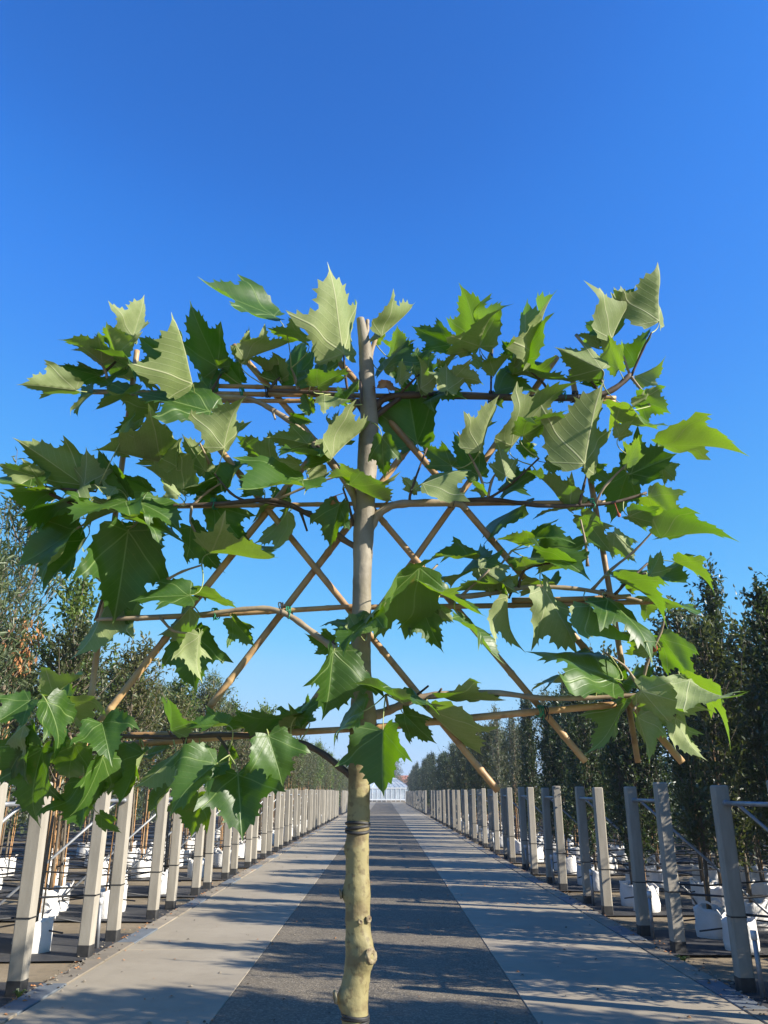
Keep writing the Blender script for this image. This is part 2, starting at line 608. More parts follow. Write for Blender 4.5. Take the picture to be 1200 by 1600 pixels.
for side in (-1, 1):
    sunny = side < 0
    for (yc, h, k) in pair_centres(side):
        if yc < 2.5:
            continue
        px = side * XP
        ends = []
        for s in (-1, 1):
            x, y = px + rng.uniform(-.02, .02), yc + s * h + rng.uniform(-.04, .04)
            p = empty('concrete_post', (x, y, 0), rng.uniform(-.05, .05))
            p.rotation_euler = (rng.uniform(-.008, .008), rng.uniform(-.008, .008), rng.uniform(-.06, .06))
            p.scale = (1, 1, rng.uniform(.985, 1.015))
            lab = ('pale sunlit concrete post of a railed pair', 'grey shaded concrete post of a railed pair')[0 if sunny else 1]
            lab += ', nearer the glasshouse' if s > 0 else ', farther from the glasshouse'
            if yc > 62: lab = lab.replace('railed pair', 'pair beyond the gap')
            grp = ('sunlit' if sunny else 'shaded') + ' posts ' + ('beyond' if yc > 62 else 'before') + ' the gap, ' + ('far' if s > 0 else 'near') + ' of each pair'
            tag(p, lab, 'post', grp)
            link('shaft', shaft, p)
            if y < 70:
                link('foot', foot, p)
            if y < 30:
                link('band', band, p)
            ends.append((x, y))
        if yc < 40:
            # pipe joining the two posts near their tops, brace running back into the field
            e = empty('support_rail', (px, yc, 0))
            b = MB()
            b.tube([(0, -h + .07, 1.5), (0, h - .07, 1.5)], .02, 8)
            b.build('rail', M['galvanised'], e, True)
            b = MB()
            b.tube([(0, -h + .05, 1.5), (0, -h + .12, 1.5)], .028, 8)
            b.build('clamp', M['galvanised'], e, True)
            b = MB()
            b.tube([(0, h - .12, 1.5), (0, h - .05, 1.5)], .028, 8)
            b.build('clamp', M['galvanised'], e, True)
            b = MB()
            b.tube([(side * .02, h - .3, 1.49), (side * 1.5, h - .3, .15), (side * 1.62, h - .3, -.06)], .016, 8)
            b.build('brace', M['galvanised'], e, True)
            tag(e, 'galvanised rail and brace joining a pair of sunlit concrete posts' if sunny else
                'galvanised rail and brace joining a pair of shaded concrete posts', 'rail',
                'rails on the sunny side' if sunny else 'rails on the shaded side')
        if yc < 45:
            rp = empty('riser_pipe', (side * (XP + .02), yc + (-h * .2 if sunny else h * .55) + rng.uniform(-.1, .1), 0))
            rp.rotation_euler = (rng.uniform(-.06, .06), rng.uniform(-.06, .06), 0)
            link('pipe', riser_mesh, rp)
            link('cap', cap_mesh, rp)
            tag(rp, 'thin grey standpipe between sunlit concrete posts' if sunny else 'thin grey standpipe between shaded concrete posts',
                'pipe', 'standpipes on the sunny side' if sunny else 'standpipes on the shaded side')
        if yc < 34:
            for s in (-1, 1):
                b = MB()
                pts = []
                for i in range(13):
                    x = .06 + i * .75
                    pts.append((side * x, .02 * math.sin(i * 1.7), .555 - .05 * abs(math.sin(i * 1.57)) + rng.uniform(-.012, .012)))
                b.tube(pts, .011, 6)
                # a drip line lies lower, just above the bags
                o = b.build('irrigation_hose', M['black_hose'], None, True, (px, yc + s * h, 0))
                tag(o, 'black irrigation hose strung at knee height behind sunlit posts' if sunny else
                    'black irrigation hose strung at knee height behind shaded posts', 'hose',
                    'hoses on the sunny side' if sunny else 'hoses on the shaded side')
                if yc < 22:
                    b = MB()
                    pts = [(side * (.3 + i * .6), .1 * math.sin(i * 2.1 + s), .02 + .28 * (1 if i % 2 else .55) * rng.uniform(.6, 1)) for i in range(15)]
                    b.tube(pts, .009, 6)
                    o = b.build('drip_line', M['black_hose'], None, True, (px, yc + s * (h - .2), 0))
                    tag(o, 'thin black drip line looping low between white bags in the sun' if sunny else
                        'thin black drip line looping low between white bags in the shade', 'hose',
                        'drip lines on the sunny side' if sunny else 'drip lines on the shaded side')

# ------------------------------------------------------------------ nursery trees in white bags
def bag_meshes(seed):
    rg = random.Random(seed)
    b = MB()
    n = 28
    prof = [(0, .165), (.03, .185), (.12, .19), (.22, .187), (.31, .183), (.36, .186), (.355, .176), (.29, .172)]
    ph = rg.uniform(0, 6)
    vs, fs = [], []
    for i, (z, r) in enumerate(prof):
        for k in range(n):
            a = 2 * math.pi * k / n
            sq = 1 + .05 * math.cos(4 * a + ph)
            w = 1 + .028 * math.sin(5 * a + 3 * z * 9 + ph) + rg.uniform(-.012, .012)
            zz = z + (.022 * math.sin(3 * a + ph) + .012 * math.sin(7 * a) if i >= 4 else 0)
            vs.append((r * sq * w * math.cos(a), r * sq * w * math.sin(a), zz - .035))
    m = len(prof)
    for i in range(m - 1):
        for k in range(n):
            j = (k + 1) % n
            fs.append((i * n + k, i * n + j, (i + 1) * n + j, (i + 1) * n + k))
    fs.append(tuple(range(n - 1, -1, -1)))
    b.add(vs, fs)
    bag = b.mesh('grow_bag', M['bag_white'], True)
    b = MB()
    vs = [(0, 0, .29)]
    for k in range(18):
        a = 2 * math.pi * k / 18
        vs.append((.178 * math.cos(a), .178 * math.sin(a), .262 + rg.uniform(-.01, .012)))
    b.add(vs, [(0, 1 + k, 1 + (k + 1) % 18) for k in range(18)])
    soil = b.mesh('soil', M['potting_soil'], True)
    hs = []
    for s in (-1, 1):
        b = MB()
        a0 = ph + (0 if s > 0 else math.pi)
        vs, fs = [], []
        m = 9
        fl = rg.uniform(.3, 1)
        for i in range(m):
            q = math.pi * i / (m - 1)
            a = a0 + .5 * math.cos(q)
            rr = .188 + .04 * math.sin(q) * fl
            z = .30 + .12 * math.sin(q) * fl
            for d in (-.014, .014):
                vs.append((rr * math.cos(a), rr * math.sin(a), z + d * (1.2 if i in (0, m - 1) else 1)))
        for i in range(m - 1):
            fs.append((2 * i, 2 * i + 1, 2 * i + 3, 2 * i + 2))
        b.add(vs, fs)
        hs.append(b.mesh('handle', M['bag_white'], True))
    return bag, soil, hs


BAGS = [bag_meshes(s) for s in (1, 2, 3)]


def crown_meshes(seed, h0, h1, rmax, nl, twigs, per, ll, lw, mat, profile, rise=(25, 65), droop=0.0, shoots=9):
    """trunk-with-limbs mesh and leaf mesh of one young tree"""
    rg = np.random.RandomState(seed)
    wood = MB()
    zt = h1 - .25
    lean = rg.uniform(-.05, .05, 2)
    tp = []
    for i in range(9):
        f = i / 8
        tp.append((lean[0] * f + .02 * math.sin(5 * f + seed), lean[1] * f + .02 * math.cos(4 * f + seed), .2 + (zt - .2) * f))
    wood.tube(tp, [.024 * (1 - .82 * i / 8) + .002 for i in range(9)], 7)
    P, D, S = [], [], []
    def leaves_along(a, bb, n, spread):
        for q in range(n):
            f = (q + rg.uniform(.2, .9)) / n
            P.append(a + (bb - a) * f + rg.normal(0, .012, 3))
            d = (bb - a) / (np.linalg.norm(bb - a) + 1e-6) * .55 + rg.normal(0, .55, 3)
            d[2] += .12 - droop
            D.append(d)
            S.append(rg.uniform(.65, 1.25))
    for i in range(nl):
        f = (i + rg.uniform(0, 1)) / nl
        z = h0 + (zt - h0) * f
        tz = (z - .2) / (zt - .2)
        base = np.array([lean[0] * tz, lean[1] * tz, z])
        a = i * 2.39996 + rg.uniform(-.5, .5)
        ln = rmax * profile(f) * rg.uniform(.55, 1.25) + .08
        e = R(rg.uniform(*rise))
        d = np.array([math.cos(a) * math.cos(e), math.sin(a) * math.cos(e), math.sin(e)])
        pts = [base]
        dd = d.copy()
        for s in range(3):
            dd = dd + np.array([0, 0, .18 - droop * .5]) + rg.normal(0, .12, 3)
            dd /= np.linalg.norm(dd)
            pts.append(pts[-1] + dd * ln / 3)
        wood.tube([tuple(p) for p in pts], [.009, .006, .004, .002], 4, cap=False)
        for s in range(twigs):
            f2 = (s + rg.uniform(.3, 1)) / twigs
            k = min(int(f2 * 3), 2)
            st = pts[k] + (pts[k + 1] - pts[k]) * (f2 * 3 - k)
            td = d * .5 + rg.normal(0, .6, 3) + np.array([0, 0, .35 - droop])
            td /= np.linalg.norm(td)
            leaves_along(st, st + td * rg.uniform(.12, .3), per, .5)
        leaves_along(pts[2], pts[3], per, .4)
    top = np.array([lean[0], lean[1], zt - .3])
    leaves_along(top, top + np.array([.02, .01, .62]), per * 4, .4)
    for i in range(shoots):
        f = rg.uniform(.45, .98)
        a = rg.uniform(0, 6.28)
        rr = rmax * profile(f) * rg.uniform(.2, .9)
        st = np.array([lean[0] + rr * math.cos(a), lean[1] + rr * math.sin(a), h0 + (zt - h0) * f])
        en = st + np.array([rg.normal(0, .10) + .12 * math.cos(a), rg.normal(0, .10) + .12 * math.sin(a), rg.uniform(.35, .8)])
        wood.tube([tuple(st), tuple((st + en) / 2 + rg.normal(0, .02, 3)), tuple(en)], [.005, .004, .002], 4, cap=False)
        leaves_along(st, en, int(per * 1.6), .4)
    P, D, S = np.array(P), np.array(D), np.array(S)
    D /= np.linalg.norm(D, axis=1)[:, None]
    up = rg.normal(0, .6, D.shape) + np.array([0, 0, 1.0])
    W = np.cross(D, up)
    W /= np.linalg.norm(W, axis=1)[:, None] + 1e-9
    N = np.cross(W, D)
    L = (ll * S)[:, None]
    Wd = (lw * S)[:, None]
    n = len(P)
    V = np.empty((n, 6, 3))
    V[:, 0] = P
    V[:, 1] = P + D * L * .38 + W * Wd * .5 + N * Wd * .14
    V[:, 2] = P + D * L * .75 + W * Wd * .36 + N * Wd * .06
    V[:, 3] = P + D * L - N * Wd * .12
    V[:, 4] = P + D * L * .75 - W * Wd * .36 + N * Wd * .06
    V[:, 5] = P + D * L * .38 - W * Wd * .5 + N * Wd * .14
    idx = np.arange(n)[:, None] * 6
    F = np.concatenate([idx + np.array([[0, 1, 2, 3]]), idx + np.array([[0, 3, 4, 5]])], axis=0)
    me = bpy.data.meshes.new('crown')
    me.from_pydata(V.reshape(-1, 3).tolist(), [], F.tolist())
    me.materials.append(mat)
    me.update()
    return wood.mesh('trunk', M['young_bark'], True), me


def pr_round(f): return math.sin(math.pi * min(max(f * .92 + .06, 0), 1)) ** .6
def pr_column(f): return (1 - f) ** .85 * .98 + .06
def pr_bushy(f): return .55 + .6 * math.sin(math.pi * f) ** .8 - .3 * f
def pr_spike(f): return (1 - f) ** .8 * .85 + .1


PROTO = {
    # standards with bare stems, for the sunny side
    'willow': [crown_meshes(21 + i, 1.75, 4.1, .62, 52, 5, 9, .085, .018, M['leaf_greygreen'], pr_round) for i in range(2)],
    'fresh': [crown_meshes(31 + i, 1.7, 4.0, .60, 50, 5, 8, .075, .038, M['leaf_fresh'], pr_round) for i in range(2)],
    'bronze': [crown_meshes(41 + i, 1.7, 3.7, .66, 52, 5, 8, .082, .032, M['leaf_bronze'], pr_round) for i in range(2)],
    'olive_ball': [crown_meshes(51 + i, 1.8, 3.95, .6, 56, 5, 9, .065, .030, M['leaf_olive'], pr_round) for i in range(1)],
    # feathered columns, for the shaded side
    'column': [crown_meshes(61 + i, .55, 4.5, .55, 92, 5, 8, .068, .034, M['leaf_dark'], pr_column, (45, 75)) for i in range(2)],
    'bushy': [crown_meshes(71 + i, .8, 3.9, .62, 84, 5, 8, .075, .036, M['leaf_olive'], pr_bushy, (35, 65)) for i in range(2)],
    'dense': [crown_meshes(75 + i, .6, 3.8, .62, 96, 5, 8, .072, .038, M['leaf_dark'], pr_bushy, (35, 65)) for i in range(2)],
    'pale': [crown_meshes(81, 1.2, 4.3, .5, 60, 4, 7, .06, .026, M['leaf_pale'], pr_spike, (45, 75))],
}
b = MB()
sp, sr = [], []
for i in range(11):
    z = .15 + i * .225
    sp += [(.05, .03, z), (.05, .03, z + .012), (.05, .03, z + .024)]
    sr += [.0105, .0135, .0105]
b.tube(sp, sr, 6)
STAKE = b.mesh('stake', M['bamboo_stake'], True)

LABEL = {
    'willow': 'grey-green narrow-leaved bagged tree, sunny side',
    'fresh': 'fresh green bagged standard tree, sunny side',
    'bronze': 'bronze-tipped bagged standard tree, sunny side',
    'olive_ball': 'olive round-headed bagged tree, sunny side',
    'column': 'dark columnar bagged tree, shaded side',
    'bushy': 'olive feathered bagged tree, shaded side',
    'dense': 'dense dark bagged tree, shaded side',
    'pale': 'pale silvery slender bagged tree, shaded side',
}


PLACE = ['first in its row behind the posts', 'second in its row behind the posts', 'third in its row behind the posts', 'fourth in its row behind the posts',
         'fifth in its row behind the posts', 'sixth in its row behind the posts']


def potted_tree(kind, var, x, y, sc, rz, parts=True, label=None, zs=1.0, place=0):
    wood, crown = PROTO[kind][var % len(PROTO[kind])]
    e = empty('potted_tree', (x, y, -.035), rz)
    e.scale = (sc, sc, sc * zs)
    if label is None:
        where = PLACE[place] if parts else 'beyond the gap in the posts'
        tag(e, LABEL[kind] + ', ' + where, 'tree', kind.replace('_', ' ') + ' trees ' + where)
    else:
        tag(e, label, 'tree')
    link('trunk', wood, e)
    link('crown', crown, e)
    if parts:
        bag, soil, hs = BAGS[int(abs(x * 7 + y * 13)) % 3]
        g = link('grow_bag', bag, e)
        g.scale = (1 / sc, 1 / sc, 1 / sc / zs)
        link('soil', soil, g)
        for hm in hs:
            link('handle', hm, g)
        link('stake', STAKE, e)
        if x < 0:
            k2 = link('stake', STAKE, e)
            k2.rotation_euler = (.02 * math.sin(x * 9), .025 * math.cos(y * 7), 2.2 + x)
    return e


rng = random.Random(29)
LK = ['willow', 'fresh', 'bronze', 'olive_ball']
TALL = [(-4.45, 9.45), (-4.05, 10.15), (4.72, 11.2), (4.8, 9.1)]      # spots kept for the trees that stand out
for side in (-1, 1):
    for (yc, h, k) in pair_centres(side):
        if side < 0 and yc < 4: continue
        if side > 0 and yc < 4: continue
        ncol = 6 if yc < 16 else 5 if yc < 24 else 3 if yc < 44 else 2 if yc < 60 else 1
        if side > 0: ncol = 4 if yc < 18 else 3 if yc < 30 else 2 if yc < 60 else 1
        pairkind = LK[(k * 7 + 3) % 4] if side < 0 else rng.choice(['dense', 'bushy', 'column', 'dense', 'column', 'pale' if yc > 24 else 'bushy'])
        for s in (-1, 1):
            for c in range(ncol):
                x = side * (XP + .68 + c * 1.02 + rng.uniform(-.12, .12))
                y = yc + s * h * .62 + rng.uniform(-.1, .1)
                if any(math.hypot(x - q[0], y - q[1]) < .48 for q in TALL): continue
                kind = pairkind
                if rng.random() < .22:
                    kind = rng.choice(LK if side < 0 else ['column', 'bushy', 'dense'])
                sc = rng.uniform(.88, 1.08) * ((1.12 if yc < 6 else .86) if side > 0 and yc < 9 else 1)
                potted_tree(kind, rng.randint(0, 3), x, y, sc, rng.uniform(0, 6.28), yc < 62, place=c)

# trees that stand out above their rows
potted_tree('willow', 0, -4.45, 9.45, 1.30, 1.0, True, 'tallest grey-green willow-leaved tree, overtopping the sunlit rows', 1.0)
t9 = potted_tree('fresh', 1, -4.05, 10.15, 1.02, 2.0, True, 'fresh green standard tree with a hanging tuft of dead brown leaves', 1.06)
rgd = np.random.RandomState(3)
dm = MB()
for i in range(260):
    c = np.array([rgd.normal(0, .10), rgd.normal(0, .10), rgd.uniform(-.42, .18)])
    c[:2] *= 1 + c[2]
    d = np.array([rgd.normal(0, .3), rgd.normal(0, .3), -1.0]); d /= np.linalg.norm(d)
    w = np.cross(d, rgd.normal(0, 1, 3)); w /= np.linalg.norm(w)
    l = rgd.uniform(.05, .09)
    dm.add([c, c + d * l * .5 + w * l * .2, c + d * l, c + d * l * .5 - w * l * .2], [(0, 1, 2, 3)])
tw = bpy.data.objects.new('dead_tuft', dm.mesh('dead_tuft', M['dead_leaf']))
col.objects.link(tw)
tw.parent = t9
tw['kind'] = 'stuff'
pq = at(32, 1015, 9.4) - Vector(t9.location)
q2 = 2.0
tw.location = Vector((pq.x * math.cos(-q2) - pq.y * math.sin(-q2), pq.x * math.sin(-q2) + pq.y * math.cos(-q2), pq.z)) / 1.02
potted_tree('column', 0, 4.72, 11.2, 1.07, .6, True, 'tallest dark columnar tree with a sparse leaning tip, shaded side')
potted_tree('column', 1, 4.8, 9.1, .88, 2.6, True, 'dark columnar tree with open arching shoots beside the tallest column')

# far woods closing the view beyond the rows
def far_wood(name, x0, x1, y0, y1, h, n, mat, seed, leaf=.35):
    rg = np.random.RandomState(seed)
    P = np.empty((n, 3))
    P[:, 0] = rg.uniform(x0, x1, n)
    P[:, 1] = rg.uniform(y0, y1, n)
    u = rg.uniform(0, 1, n)
    hh = h * (.72 + .28 * np.sin(P[:, 0] * .9 + np.sin(P[:, 1] * .31) * 2) * np.cos(P[:, 1] * .42 + seed))
    P[:, 2] = u ** .8 * hh
    D = rg.normal(0, 1, (n, 3)); D /= np.linalg.norm(D, axis=1)[:, None]
    W = np.cross(D, rg.normal(0, 1, (n, 3))); W /= np.linalg.norm(W, axis=1)[:, None]
    s = leaf * rg.uniform(.6, 1.3, n)[:, None]
    V = np.stack([P - D * s * .5, P + W * s * .3, P + D * s * .5, P - W * s * .3], axis=1)
    F = np.arange(n * 4).reshape(n, 4)
    me = bpy.data.meshes.new(name)
    me.from_pydata(V.reshape(-1, 3).tolist(), [], F.tolist())
    me.materials.append(mat)
    return link(name, me)


tag(far_wood('far_hedge', -16.5, -12, 8, 62, 3.9, 26000, M['leaf_olive'], 5, .2), 'deep mass of nursery trees far behind the sunlit rows', 'trees', kind='stuff')
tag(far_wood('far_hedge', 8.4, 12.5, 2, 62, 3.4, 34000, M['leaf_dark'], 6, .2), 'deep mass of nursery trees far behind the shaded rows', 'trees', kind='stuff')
tag(far_wood('far_hedge', -11, -4.4, 64, 124, 4.1, 16000, M['leaf_olive'], 7, .24), 'distant rows of trees beyond the gap, sunny side of the path', 'trees', kind='stuff')
tag(far_wood('far_hedge', 4.4, 11, 64, 124, 4.2, 16000, M['leaf_olive'], 8, .24), 'distant rows of trees beyond the gap, shaded side of the path', 'trees', kind='stuff')

# ------------------------------------------------------------------ greenhouse and house at the far end of the path
gh = empty('greenhouse', (-.4, 142, 0))
W2, EV, RG, DP = 4.8, 2.15, 5.2, 30
b = MB()
for i in range(12):
    x = -W2 + i * 2 * W2 / 12
    b.box((x + .04, 0, .35), (x + 2 * W2 / 12 - .04, .02, EV))
b.build('front_glass', M['greenhouse_glass'], gh)
b = MB()
b.add([(-W2, 0, EV + .12), (W2, 0, EV + .12), (W2 * .1, 9, RG), (-W2 * .1, 9, RG)], [(0, 1, 2, 3)])
b.add([(-W2, 0, EV + .12), (-W2 * .1, 9, RG), (-W2 * .1, DP, RG), (-W2, DP, EV + .12)], [(0, 1, 2, 3)])
b.add([(W2, 0, EV + .12), (W2, DP, EV + .12), (W2 * .1, DP, RG), (W2 * .1, 9, RG)], [(0, 1, 2, 3)])
b.build('roof_glass', M['greenhouse_glass'], gh)
b = MB()
for i in range(13):
    x = -W2 + i * 2 * W2 / 12
    b.box((x - .04, -.05, 0), (x + .04, .05, EV))
    b.tube([(x, -.02, EV + .14), (x * .1, 8.98, RG + .03)], .035, 4)
for z in (.3, EV):
    b.box((-W2 - .06, -.08, z - .06), (W2 + .06, .08, z + .1))
for f in (.25, .5, .75):
    w = W2 * (1 - .9 * f)
    z = EV + .14 + (RG - EV - .11) * f
    b.tube([(-w, 9 * f - .03, z), (w, 9 * f - .03, z)], .03, 4)
b.build('frame', M['white_metal'], gh)
tag(gh, 'pale glasshouse with hipped glass roof closing the far end of the path', 'greenhouse')
hs_ = empty('farmhouse', (7.0, 235, 0))
b = MB(); b.box((-3.5, 0, 0), (3.5, 7, 3.2)); b.build('wall', M['white_render'], hs_)
b = MB()
b.add([(-3.9, -.3, 3.15), (3.9, -.3, 3.15), (3.9, 7.3, 3.15), (-3.9, 7.3, 3.15), (-3.9, 3.5, 6), (3.9, 3.5, 6)],
      [(0, 1, 5, 4), (2, 3, 4, 5), (0, 4, 3), (1, 2, 5), (3, 2, 1, 0)])
b.build('roof', M['red_tile'], hs_)
for x in (-2, 0, 2):
    b = MB(); b.box((x - .45, -.05, 1.2), (x + .45, .06, 2.5)); b.build('window', M['dark_glass'], hs_)
tag(hs_, 'distant white farmhouse with red tiled roof beside the glasshouse', 'house')

def far_tree(name, x, y, h, w, seed, label):
    e = empty(name, (x, y, 0))
    b = MB(); b.tube([(0, 0, -.1), (.1, 0, h * .4), (0, 0, h * .85)], [.28, .2, .05], 8); b.build('trunk', M['young_bark'], e, True)
    rg = np.random.RandomState(seed)
    n = 4200
    u = rg.uniform(0, 1, n)
    z = h * (.15 + .85 * u)
    cl = rg.randint(0, 26, n)
    ca = rg.uniform(0, 6.28, 26); cu = rg.uniform(.1, .95, 26); cr = rg.uniform(.3, 1, 26)
    prof = np.sin(np.pi * np.clip(cu[cl] * .85 + .12, 0, 1)) ** .7 * w
    P = np.stack([prof * cr[cl] * np.cos(ca[cl]), prof * cr[cl] * np.sin(ca[cl]), h * (.15 + .85 * cu[cl])], 1) + rg.normal(0, w * .26, (n, 3))
    D = rg.normal(0, 1, (n, 3)); D /= np.linalg.norm(D, axis=1)[:, None]
    W = np.cross(D, rg.normal(0, 1, (n, 3))); W /= np.linalg.norm(W, axis=1)[:, None]
    s_ = .3 * rg.uniform(.6, 1.3, n)[:, None]
    V = np.stack([P - D * s_ * .5, P + W * s_ * .3, P + D * s_ * .5, P - W * s_ * .3], axis=1)
    me = bpy.data.meshes.new('crown'); me.from_pydata(V.reshape(-1, 3).tolist(), [], np.arange(n * 4).reshape(n, 4).tolist())
    me.materials.append(M['leaf_olive'])
    link('crown', me, e)
    tag(e, label, 'tree')


far_tree('poplar_tree', 2.6, 205, 9.0, 2.6, 1, 'tall hazy tree rising behind the glasshouse roof')
far_tree('poplar_tree', -7, 215, 7.5, 3.0, 2, 'broad hazy tree left of the glasshouse, behind the far rows')
far_tree('garden_tree', 6.2, 150, 4.6, 2.0, 3, 'small round tree between the glasshouse and the red-roofed house')

# ------------------------------------------------------------------ the trained plane tree and its bamboo trellis
D0 = 2.2
SC = D0 / FPX            # metres per pixel at the tree (roughly)
tree = empty('plane_tree', (at(552, 1600, D0).x, D0 - .045, 0))
ORG = Vector(tree.location)


def T(px, py, off=0.0):
    """pixel -> point relative to the tree's base, off metres behind the trunk plane"""
    return at(px, py, D0 - .045 + off) - ORG


tag(tree, 'young plane tree trained flat on a bamboo trellis, standing on the path', 'tree')
TR = [(555, 1600, 40), (554, 1566, 41), (557, 1530, 40), (561, 1492, 42), (560, 1465, 39), (559, 1430, 37), (559, 1395, 38), (558, 1350, 35),
      (559, 1310, 34), (560, 1275, 35), (561, 1240, 33), (561, 1200, 33), (563, 1160, 34), (566, 1120, 38), (566, 1090, 34), (564, 1050, 31), (564, 1000, 30),
      (565, 950, 29), (566, 900, 28), (567, 858, 30), (568, 835, 32), (570, 800, 30), (572, 760, 29), (574, 720, 31), (576, 685, 31), (577, 655, 27),
      (575, 620, 25), (573, 580, 23), (571, 545, 20), (566, 515, 15), (563, 498, 12)]
pts, rad = [], []
p0 = T(555, 1600)
for f in (0, .12, .3, .5, .7, .88):
    z = .12 + (p0.z - .12) * f
    pts.append(Vector((p0.x * f - .01 * math.sin(f * 6), .012 * math.sin(f * 5), z)))
    rad.append(.042 - .006 * f)
trunk_line = []
for (x, y, w) in TR:
    p = T(x, y)
    pts.append(p)
    d = ray(x, y)
    rad.append(w / 2 / FPX * (D0 / d.y) * 1.0)
    trunk_line.append(p)
# subdivide for knobbly outline
rg = random.Random(8)
RINGS = [T(558, yy).z for yy in (1328, 1378, 1399, 1436, 1470, 1530, 1232, 1186, 1140, 1062, 985, 905, 862)]
P2, R2 = [], []
for i in range(len(pts) - 1):
    for k in range(6):
        f = k / 6
        q = pts[i].lerp(pts[i + 1], f)
        P2.append(q + Vector((rg.uniform(-1, 1), rg.uniform(-1, 1), 0)) * .0005)
        rr = (rad[i] * (1 - f) + rad[i + 1] * f) * rg.uniform(.99, 1.012)
        for zr in RINGS:
            d = abs(q.z - zr)
            if d < .010:
                rr *= 1 + .06 * (1 - d / .010)
        R2.append(rr)
P2.append(pts[-1]); R2.append(rad[-1])
mb = MB()
mb.tube(P2, R2, 24)
# knots: swollen collars that grow out of the trunk
def swell(mb, px, py, dx, dy, r, out):
    c = T(px, py)
    for i, vtx in enumerate(mb.v):
        vv = Vector(vtx)
        q = (vv - (c + Vector((dx, dy, 0)))).length
        if q < r:
            k = (1 - (q / r) ** 2) ** 2 * out
            n = Vector((dx, dy, 0)).normalized()
            mb.v[i] = tuple(vv + n * k)
swell(mb, 562, 1490, .022, -.026, .05, .016)
swell(mb, 553, 1556, -.034, -.014, .042, .014)
swell(mb, 558, 1396, -.034, -.004, .03, .010)
swell(mb, 561, 1325, -.03, -.01, .03, .006)
swell(mb, 566, 1120, .03, -.01, .05, .008)
mb.build('trunk', M['plane_bark'], tree, True)


def knot(px, py, dx, dy, r):
    c = T(px, py) + Vector((dx, dy, 0))
    n = Vector((dx, dy, -.004)).normalized()
    a = n.cross(Vector((0, 0, 1))).normalized()
    u = a.cross(n)
    b = MB()
    vs, fs = [], []
    prof = [(0, -.35), (.35, -.1), (.55, .12), (.72, .02), (.9, .16), (1.1, -.1), (1.25, -.5)]
    m = 16
    rg = random.Random(int(px))
    for i, (rr, hh) in enumerate(prof):
        for k in range(m):
            an = 2 * math.pi * k / m
            w = r * rr * (1 + .15 * math.sin(2 * an + 1) + rg.uniform(-.1, .1))
            vs.append(c + a * w * math.cos(an) * .85 + u * w * math.sin(an) * 1.15 + n * hh * r * .55)
    for i in range(len(prof) - 1):
        for k in range(m):
            j = (k + 1) % m
            fs.append((i * m + k, i * m + j, (i + 1) * m + j, (i + 1) * m + k))
    b.add(vs, fs)
    b.build('knot', M['knot_wood'], tree, True)


knot(562, 1490, .031, -.036, .015)
knot(553, 1556, -.046, -.016, .012)
knot(558, 1396, -.042, -.008, .010)
knot(561, 1434, .026, -.026, .007)
knot(560, 1437, .006, -.035, .005)
knot(567, 1150, .012, -.031, .006)

# black rubber bands round the trunk
for (px, py, n) in ((559, 1290, 3), (555, 1592, 4)):
    c = T(px, py)
    rr = 36 / 2 / FPX * (D0 / ray(px, py).y) + .0015
    if py > 1500: rr = 41 / 2 / FPX * (D0 / ray(px, py).y) + .0015
    rr -= .0025
    b = MB()
    for i in range(n):
        ring = []
        for k in range(25):
            a = 2 * math.pi * k / 24
            ring.append(c + Vector((rr * math.cos(a), rr * math.sin(a), (i - n / 2) * .0085 + .004 * math.sin(a + i * 1.7))))
        b.tube(ring, .0042, 6, cap=False)
    b.build('rubber_band', M['black_rubber'], tree, True)
# bag at the foot
bag, soil, hsm = BAGS[0]
g = link('grow_bag', bag, tree, (0, 0, .035))
g.scale = (1.35, 1.35, 1.25)
link('soil', soil, g)
for hm in hsm:
    link('handle', hm, g)

# limbs trained along the canes: pixel polyline, start/end radius px, depth
BR = [
    ([(549, 1212), (530, 1198), (505, 1178), (468, 1160), (420, 1152), (350, 1148), (270, 1152), (170, 1150), (110, 1150)], 6.5, 3.0, 'dark_twig'),
    ([(572, 1122), (592, 1116), (612, 1108), (640, 1096), (668, 1088), (720, 1083), (780, 1083), (850, 1091), (930, 1090), (1005, 1085)], 9, 3.5, 'plane_twig'),
    ([(556, 1030), (536, 1022), (512, 1006), (483, 984), (452, 962), (420, 951), (380, 952), (330, 958), (250, 964), (150, 968)], 7, 3.5, 'plane_twig'),
    ([(572, 985), (590, 962), (622, 938), (660, 926), (720, 932), (780, 925), (830, 917), (900, 920), (960, 930), (1005, 940)], 7, 3.5, 'plane_twig'),
    ([(560, 856), (535, 842), (505, 815), (475, 800), (440, 784), (400, 782), (330, 788), (230, 790), (120, 788), (60, 760)], 6.5, 3.5, 'dark_twig'),
    ([(574, 835), (582, 818), (592, 803), (612, 790), (650, 786), (700, 786), (723, 790), (728, 798)], 10, 6, 'plane_twig'),
    ([(660, 788), (760, 780), (840, 790), (900, 790), (960, 785), (1010, 770)], 5, 3, 'dark_twig'),
    ([(560, 800), (548, 765), (517, 723), (487, 690), (458, 662), (425, 640), (395, 625), (360, 620), (290, 618), (210, 615), (140, 612)], 8, 3.5, 'plane_twig'),
    ([(577, 655), (590, 632), (610, 620), (660, 617), (760, 620), (860, 622), (930, 618), (962, 606), (985, 585)], 8, 6, 'dark_twig'),
    ([(575, 660), (560, 632), (545, 622), (520, 616), (470, 612), (420, 610)], 7, 4, 'dark_twig'),
    ([(577, 660), (600, 640), (625, 622)], 7, 5, 'dark_twig'),
    ([(578, 560), (585, 535), (593, 520)], 5, 4, 'plane_twig'),
    ([(570, 545), (574, 515), (574, 500)], 4, 4, 'plane_twig'),
]
